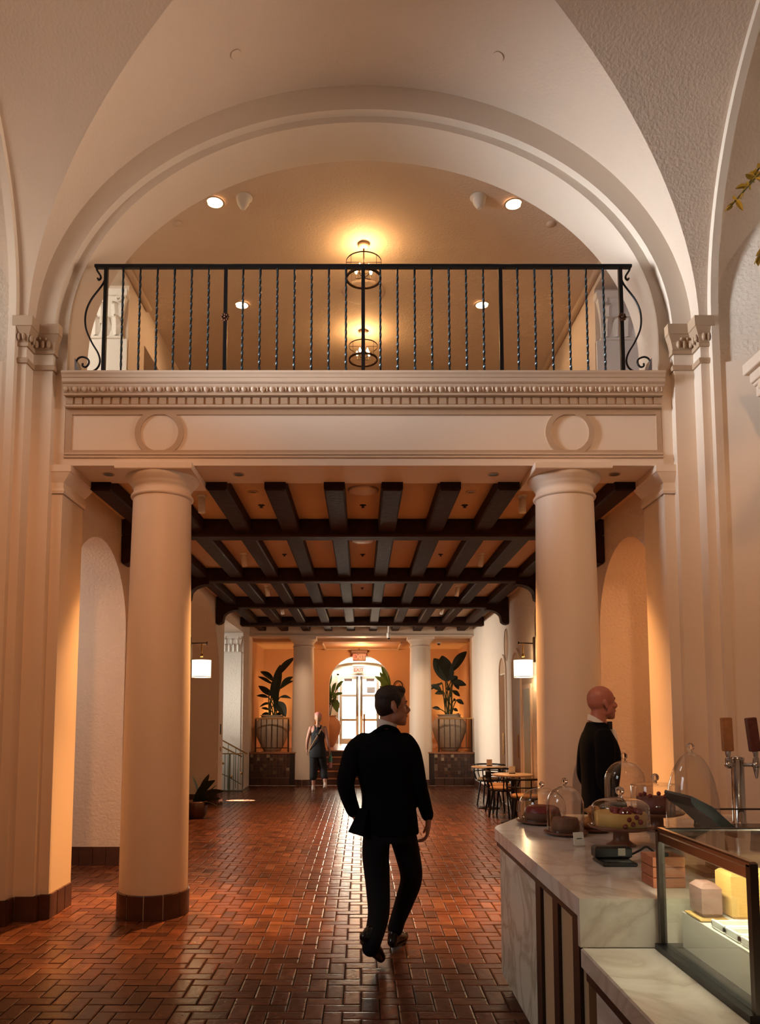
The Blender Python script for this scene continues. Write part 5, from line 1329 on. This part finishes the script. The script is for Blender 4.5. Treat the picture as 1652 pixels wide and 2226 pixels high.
# trousers
tr = MB()
torso(tr, [(.78, .20, 5.46, .165, .115), (.90, .20, 5.46, .165, .120), (1.0, .195, 5.455, .15, .11)], 24)
limb(tr, [(.115, 5.45, .86, .098, .105), (.102, 5.44, .70, .096, .100), (.115, 5.40, .50, .086, .088), (.118, 5.29, .32, .074, .078), (.075, 5.17, .185, .062, .074), (.062, 5.145, .145, .060, .070)])
limb(tr, [(.285, 5.465, .86, .100, .105), (.332, 5.53, .68, .090, .096), (.362, 5.60, .50, .080, .086), (.318, 5.635, .34, .070, .076), (.264, 5.65, .19, .058, .068), (.248, 5.655, .125, .057, .066)])
vpart('trousers', tr, TROU, .008, body1, 3)
def shoe(heel, toe, up, parent, s=1.0, m=SHOE):
    h, t = Vector(heel), Vector(toe); d = (t - h).normalized(); u = Vector(up); u = (u - d * u.dot(d)).normalized()
    L = (t - h).length; mb = MB()
    def at(k, up_): return tuple(h + d * L * k + u * up_)
    limb(mb, [at(.06, .034 * s) + (.034 * s, .036 * s), at(.30, .040 * s) + (.034 * s, .040 * s), at(.62, .030 * s) + (.042 * s, .030 * s), at(.90, .022 * s) + (.034 * s, .022 * s)], 12)
    limb(mb, [at(.10, .04 * s) + (.036 * s,), at(.14, .085 * s) + (.036 * s,)], 12)
    sh = vpart('shoe', mb, m, .006, parent, 2)
    so = MB(); sd = d.cross(u).normalized(); N = 14; R1, R2 = [], []
    for i in range(N):
        a = 2 * PI * i / N; x = .5 + .5 * math.cos(a); w_ = (.036 + .010 * x) * math.sin(a)
        p = h + d * (L * x) + sd * w_ * s
        R1.append(tuple(p - u * .002)); R2.append(tuple(p + u * .014))
    so.rings([R1, R2], False).build('sole', m, sh)
    return sh
shoe((.000, 5.095, .205), (.135, 5.27, .012), (.4, .5, 1.0), body1, 1.05)
shoe((.215, 5.60, .012), (.330, 5.83, .012), (0, 0, 1), body1, 1.05)
# hair: short, darker cap
hr = MB()
def HB(M, s, p, r): hr.ball(tuple(M @ (Vector(p) * s)), tuple(k * s for k in r), 16, 12, M.to_3x3())
s1 = 1.12
HB(HM1, s1, (-.016, 0, .062), (.099, .080, .080)); HB(HM1, s1, (-.038, 0, .020), (.078, .077, .085)); HB(HM1, s1, (.040, 0, .105), (.050, .055, .030)); HB(HM1, s1, (.066, 0, .098), (.022, .045, .020))
HB(HM1, s1, (-.052, 0, -.008), (.055, .066, .055))
for sy in (-1, 1): HB(HM1, s1, (.016, sy * .055, .050), (.030, .028, .050)); HB(HM1, s1, (.014, sy * .070, .012), (.010, .010, .028))
vpart('hair', hr, HAIR1, .006, body1, 3)

# ---------- bald man behind the counter
bm = MB()
HM2 = head(bm, (1.905, 6.05, 1.762), math.radians(8), 0.06, 1.06)
neck(bm, HM2, (1.865, 6.05, 1.60), 1.0, .060)
torso(bm, [(.92, 1.87, 6.05, .10, .15), (1.2, 1.875, 6.05, .11, .16), (1.42, 1.87, 6.05, .11, .18), (1.54, 1.865, 6.05, .08, .14), (1.60, 1.865, 6.05, .055, .06)])
limb(bm, [(1.86, 5.86, 1.50, .055), (1.84, 5.80, 1.22, .045), (1.95, 5.80, 1.00, .033)]); hand(bm, (1.96, 5.80, .985), (.7, .1, -.6), (.2, .8, -.3), 1.0, .5, 1)
limb(bm, [(1.86, 6.24, 1.50, .055), (1.84, 6.30, 1.22, .045), (1.95, 6.28, 1.00, .033)]); hand(bm, (1.96, 6.28, .985), (.7, -.1, -.6), (.2, -.8, -.3), 1.0, .5, -1)
limb(bm, [(1.87, 5.97, .92, .085), (1.87, 5.96, .5, .055), (1.85, 5.96, .08, .045)]); limb(bm, [(1.87, 6.13, .92, .085), (1.87, 6.14, .5, .055), (1.85, 6.14, .08, .045)])
body2 = vpart('person', bm, SKIN2, .0065, smooth=3, label='bald man in a black dinner jacket and bow tie standing in profile behind the counter', cat='person')
face_parts(HM2, body2, 1.06, brow=(.03, .015, .01), lips=(.28, .08, .07))
jb = MB()
torso(jb, [(.80, 1.865, 6.05, .130, .190), (.95, 1.865, 6.05, .128, .185), (1.10, 1.870, 6.05, .125, .175), (1.25, 1.880, 6.05, .135, .190), (1.38, 1.880, 6.05, .138, .205), (1.47, 1.870, 6.05, .122, .200), (1.54, 1.862, 6.05, .098, .150), (1.59, 1.858, 6.05, .080, .095), (1.62, 1.855, 6.05, .066, .070)])
limb(jb, [(1.86, 5.88, 1.51, .070), (1.850, 5.83, 1.42, .074), (1.835, 5.80, 1.28, .066), (1.84, 5.80, 1.17, .058), (1.945, 5.80, 1.01, .046)])
limb(jb, [(1.86, 6.22, 1.51, .070), (1.850, 6.27, 1.42, .074), (1.835, 6.30, 1.28, .066), (1.84, 6.30, 1.17, .058), (1.945, 6.28, 1.01, .046)])
vpart('dinner_jacket', jb, SUIT, .009, body2, 3)
tb_ = MB(); limb(tb_, [(1.87, 5.97, .86, .095), (1.87, 5.96, .5, .072), (1.86, 5.96, .07, .062)]); limb(tb_, [(1.87, 6.13, .86, .095), (1.87, 6.14, .5, .072), (1.86, 6.14, .07, .062)]); torso(tb_, [(.78, 1.87, 6.05, .12, .17), (1.0, 1.87, 6.05, .11, .16)], 20)
vpart('trousers', tb_, TROU, .012, body2, 2)
for y in (5.96, 6.14): shoe((1.80, y, .012), (2.06, y, .012), (0, 0, 1), body2)
sf = MB(); sf.ball((1.985, 6.05, 1.46), (.030, .060, .115), 14, 10).build('shirt_front', SHIRT, body2)
cA, cB = [], []
for i in range(25):
    a = 2 * PI * i / 24
    cA.append((1.862 + .072 * math.cos(a), 6.05 + .072 * math.sin(a), 1.600 - .035 * math.cos(a))); cB.append((1.864 + .069 * math.cos(a), 6.05 + .069 * math.sin(a), 1.636 - .045 * math.cos(a)))
MB().strip(cA, cB, True).build('shirt_collar', SHIRT, body2)
bt = MB()
for sy in (-1, 1): bt.rings([[(1.948 + e * .012, 6.05 + sy * .008, 1.592 + f * .012) for e, f in ((-1, -1), (1, -1), (1, 1), (-1, 1))], [(1.946 + e * .016, 6.05 + sy * .055, 1.594 + f * .030) for e, f in ((-1, -1), (1, -1), (1, 1), (-1, 1))]], False)
bt.ball((1.952, 6.05, 1.592), .014, 8, 6).build('bow_tie', BLACK, body2)

body2.location = (-.05, -.19, 0)
# ---------- woman walking to the steps
wx, wy = -.985, 17.4
wm = MB()
HM3 = head(wm, (-.982, 17.42, 1.625), math.radians(88), 0.05, 1.0)
neck(wm, HM3, (-.985, 17.40, 1.46), .9, .050)
torso(wm, [(.78, -.985, 17.4, .17, .12), (.90, -.985, 17.4, .175, .12), (1.10, -.985, 17.4, .135, .095), (1.25, -.985, 17.4, .145, .10), (1.38, -.985, 17.4, .165, .085), (1.44, -.985, 17.4, .12, .065), (1.48, -.985, 17.4, .055, .05)])
limb(wm, [(-1.145, 17.4, 1.40, .052), (-1.215, 17.37, 1.15, .040), (-1.235, 17.42, .94, .030)]); hand(wm, (-1.237, 17.43, .925), (0, .15, -1), (1, .2, 0), .92, .5, 1)
limb(wm, [(-.825, 17.4, 1.40, .052), (-.765, 17.36, 1.13, .040), (-.720, 17.40, .90, .030)]); hand(wm, (-.716, 17.41, .885), (.03, .15, -1), (-1, .2, 0), .92, .6, -1)
limb(wm, [(-1.065, 17.4, .80, .095), (-1.07, 17.42, .48, .060), (-1.08, 17.40, .20, .045), (-1.08, 17.38, .08, .036)])
limb(wm, [(-.905, 17.4, .80, .095), (-.86, 17.46, .48, .060), (-.815, 17.32, .22, .045), (-.812, 17.27, .12, .036)])
body3 = vpart('person', wm, SKIN3, .009, smooth=3, label='woman in a dark sleeveless jumpsuit and pink cap walking towards the steps', cat='person')
NAVY = mat('navy_jumpsuit', (0.008, 0.008, 0.012), 0.8)
js = MB()
torso(js, [(.74, -.985, 17.4, .19, .135), (.86, -.985, 17.4, .195, .140), (1.0, -.985, 17.4, .165, .118), (1.12, -.985, 17.4, .150, .108), (1.25, -.985, 17.4, .158, .112), (1.34, -.985, 17.4, .135, .102)])
for sx in (-1, 1): limb(js, [(-.985 + sx * .07, 17.33, 1.28, .036, .020), (-.985 + sx * .06, 17.33, 1.40, .022, .014), (-.985 + sx * .075, 17.37, 1.465, .018, .012), (-.985 + sx * .07, 17.46, 1.40, .018, .012)], 8)
limb(js, [(-.985, 17.32, 1.25, .06, .02), (-.985, 17.325, 1.40, .035, .016)], 10)
limb(js, [(-1.065, 17.4, .78, .115), (-1.075, 17.42, .50, .092), (-1.085, 17.40, .30, .088)])
limb(js, [(-.905, 17.4, .78, .115), (-.865, 17.45, .50, .092), (-.825, 17.37, .31, .086)])
vpart('jumpsuit', js, NAVY, .010, body3, 3)
MB().tube(spline([(-.87, 17.36, 1.44), (-.95, 17.285, 1.28), (-1.06, 17.27, 1.10), (-1.15, 17.31, .93), (-1.17, 17.40, .88)], 5), .012, 6, sq=(1.6, .5)).build('bag_strap', mat('tan_strap', (.42, .25, .14), .6), body3)
cp = MB(); cp.ball((-.982, 17.42, 1.705), (.085, .098, .068), 16, 10); cp.ball((-.982, 17.415, 1.685), (.086, .096, .05), 16, 10)
cp.build('cap', mat('pink_cap', (.52, .20, .17), .8), body3)
MB().box(-1.04, -.925, 17.49, 17.60, 1.675, 1.685).build('cap_peak', mat('pink_cap', (.52, .20, .17)), body3)
hb = MB(); hb.ball((-.982, 17.37, 1.615), (.072, .060, .075), 14, 10)
limb(hb, [(-.982, 17.325, 1.66, .022), (-.985, 17.295, 1.58, .030), (-.988, 17.30, 1.47, .022), (-.988, 17.31, 1.42, .010)], 10)
vpart('hair', hb, mat('blonde_hair', (.34, .20, .11), .6), .008, body3, 2)
SNK = mat('white_sneaker', (.72, .64, .56), .6)
shoe((-1.085, 17.29, .010), (-1.085, 17.53, .010), (0, 0, 1), body3, .95, SNK)
shoe((-.810, 17.20, .10), (-.825, 17.40, .012), (0, .5, 1), body3, .95, SNK)
bo = thing('water_bottle', 'teal and pink water bottle held in the woman\'s hand', 'bottle', (-.70, 17.44, .50))
MB().lathe([(0, 0), (.040, 0), (.042, .02), (.042, .13)], seg=18, cap=(True, False)).build('base_half', mat('pink_bottle', (.45, .20, .22), .4), bo)
MB().lathe([(.042, .13), (.042, .24), (.03, .27)], seg=18).build('body', mat('teal_bottle', (.05, .26, .20), .4), bo)
MB().lathe([(.028, .265), (.028, .295), (.0, .30)], seg=14).build('lid', mat('teal_lid', (.06, .30, .24), .5), bo)
MB().tube([(-.02, 0, .29), (-.025, 0, .34), (.025, 0, .34), (.02, 0, .29)], .008, 6).build('carry_loop', mat('teal_lid', (.06, .30, .24)), bo)
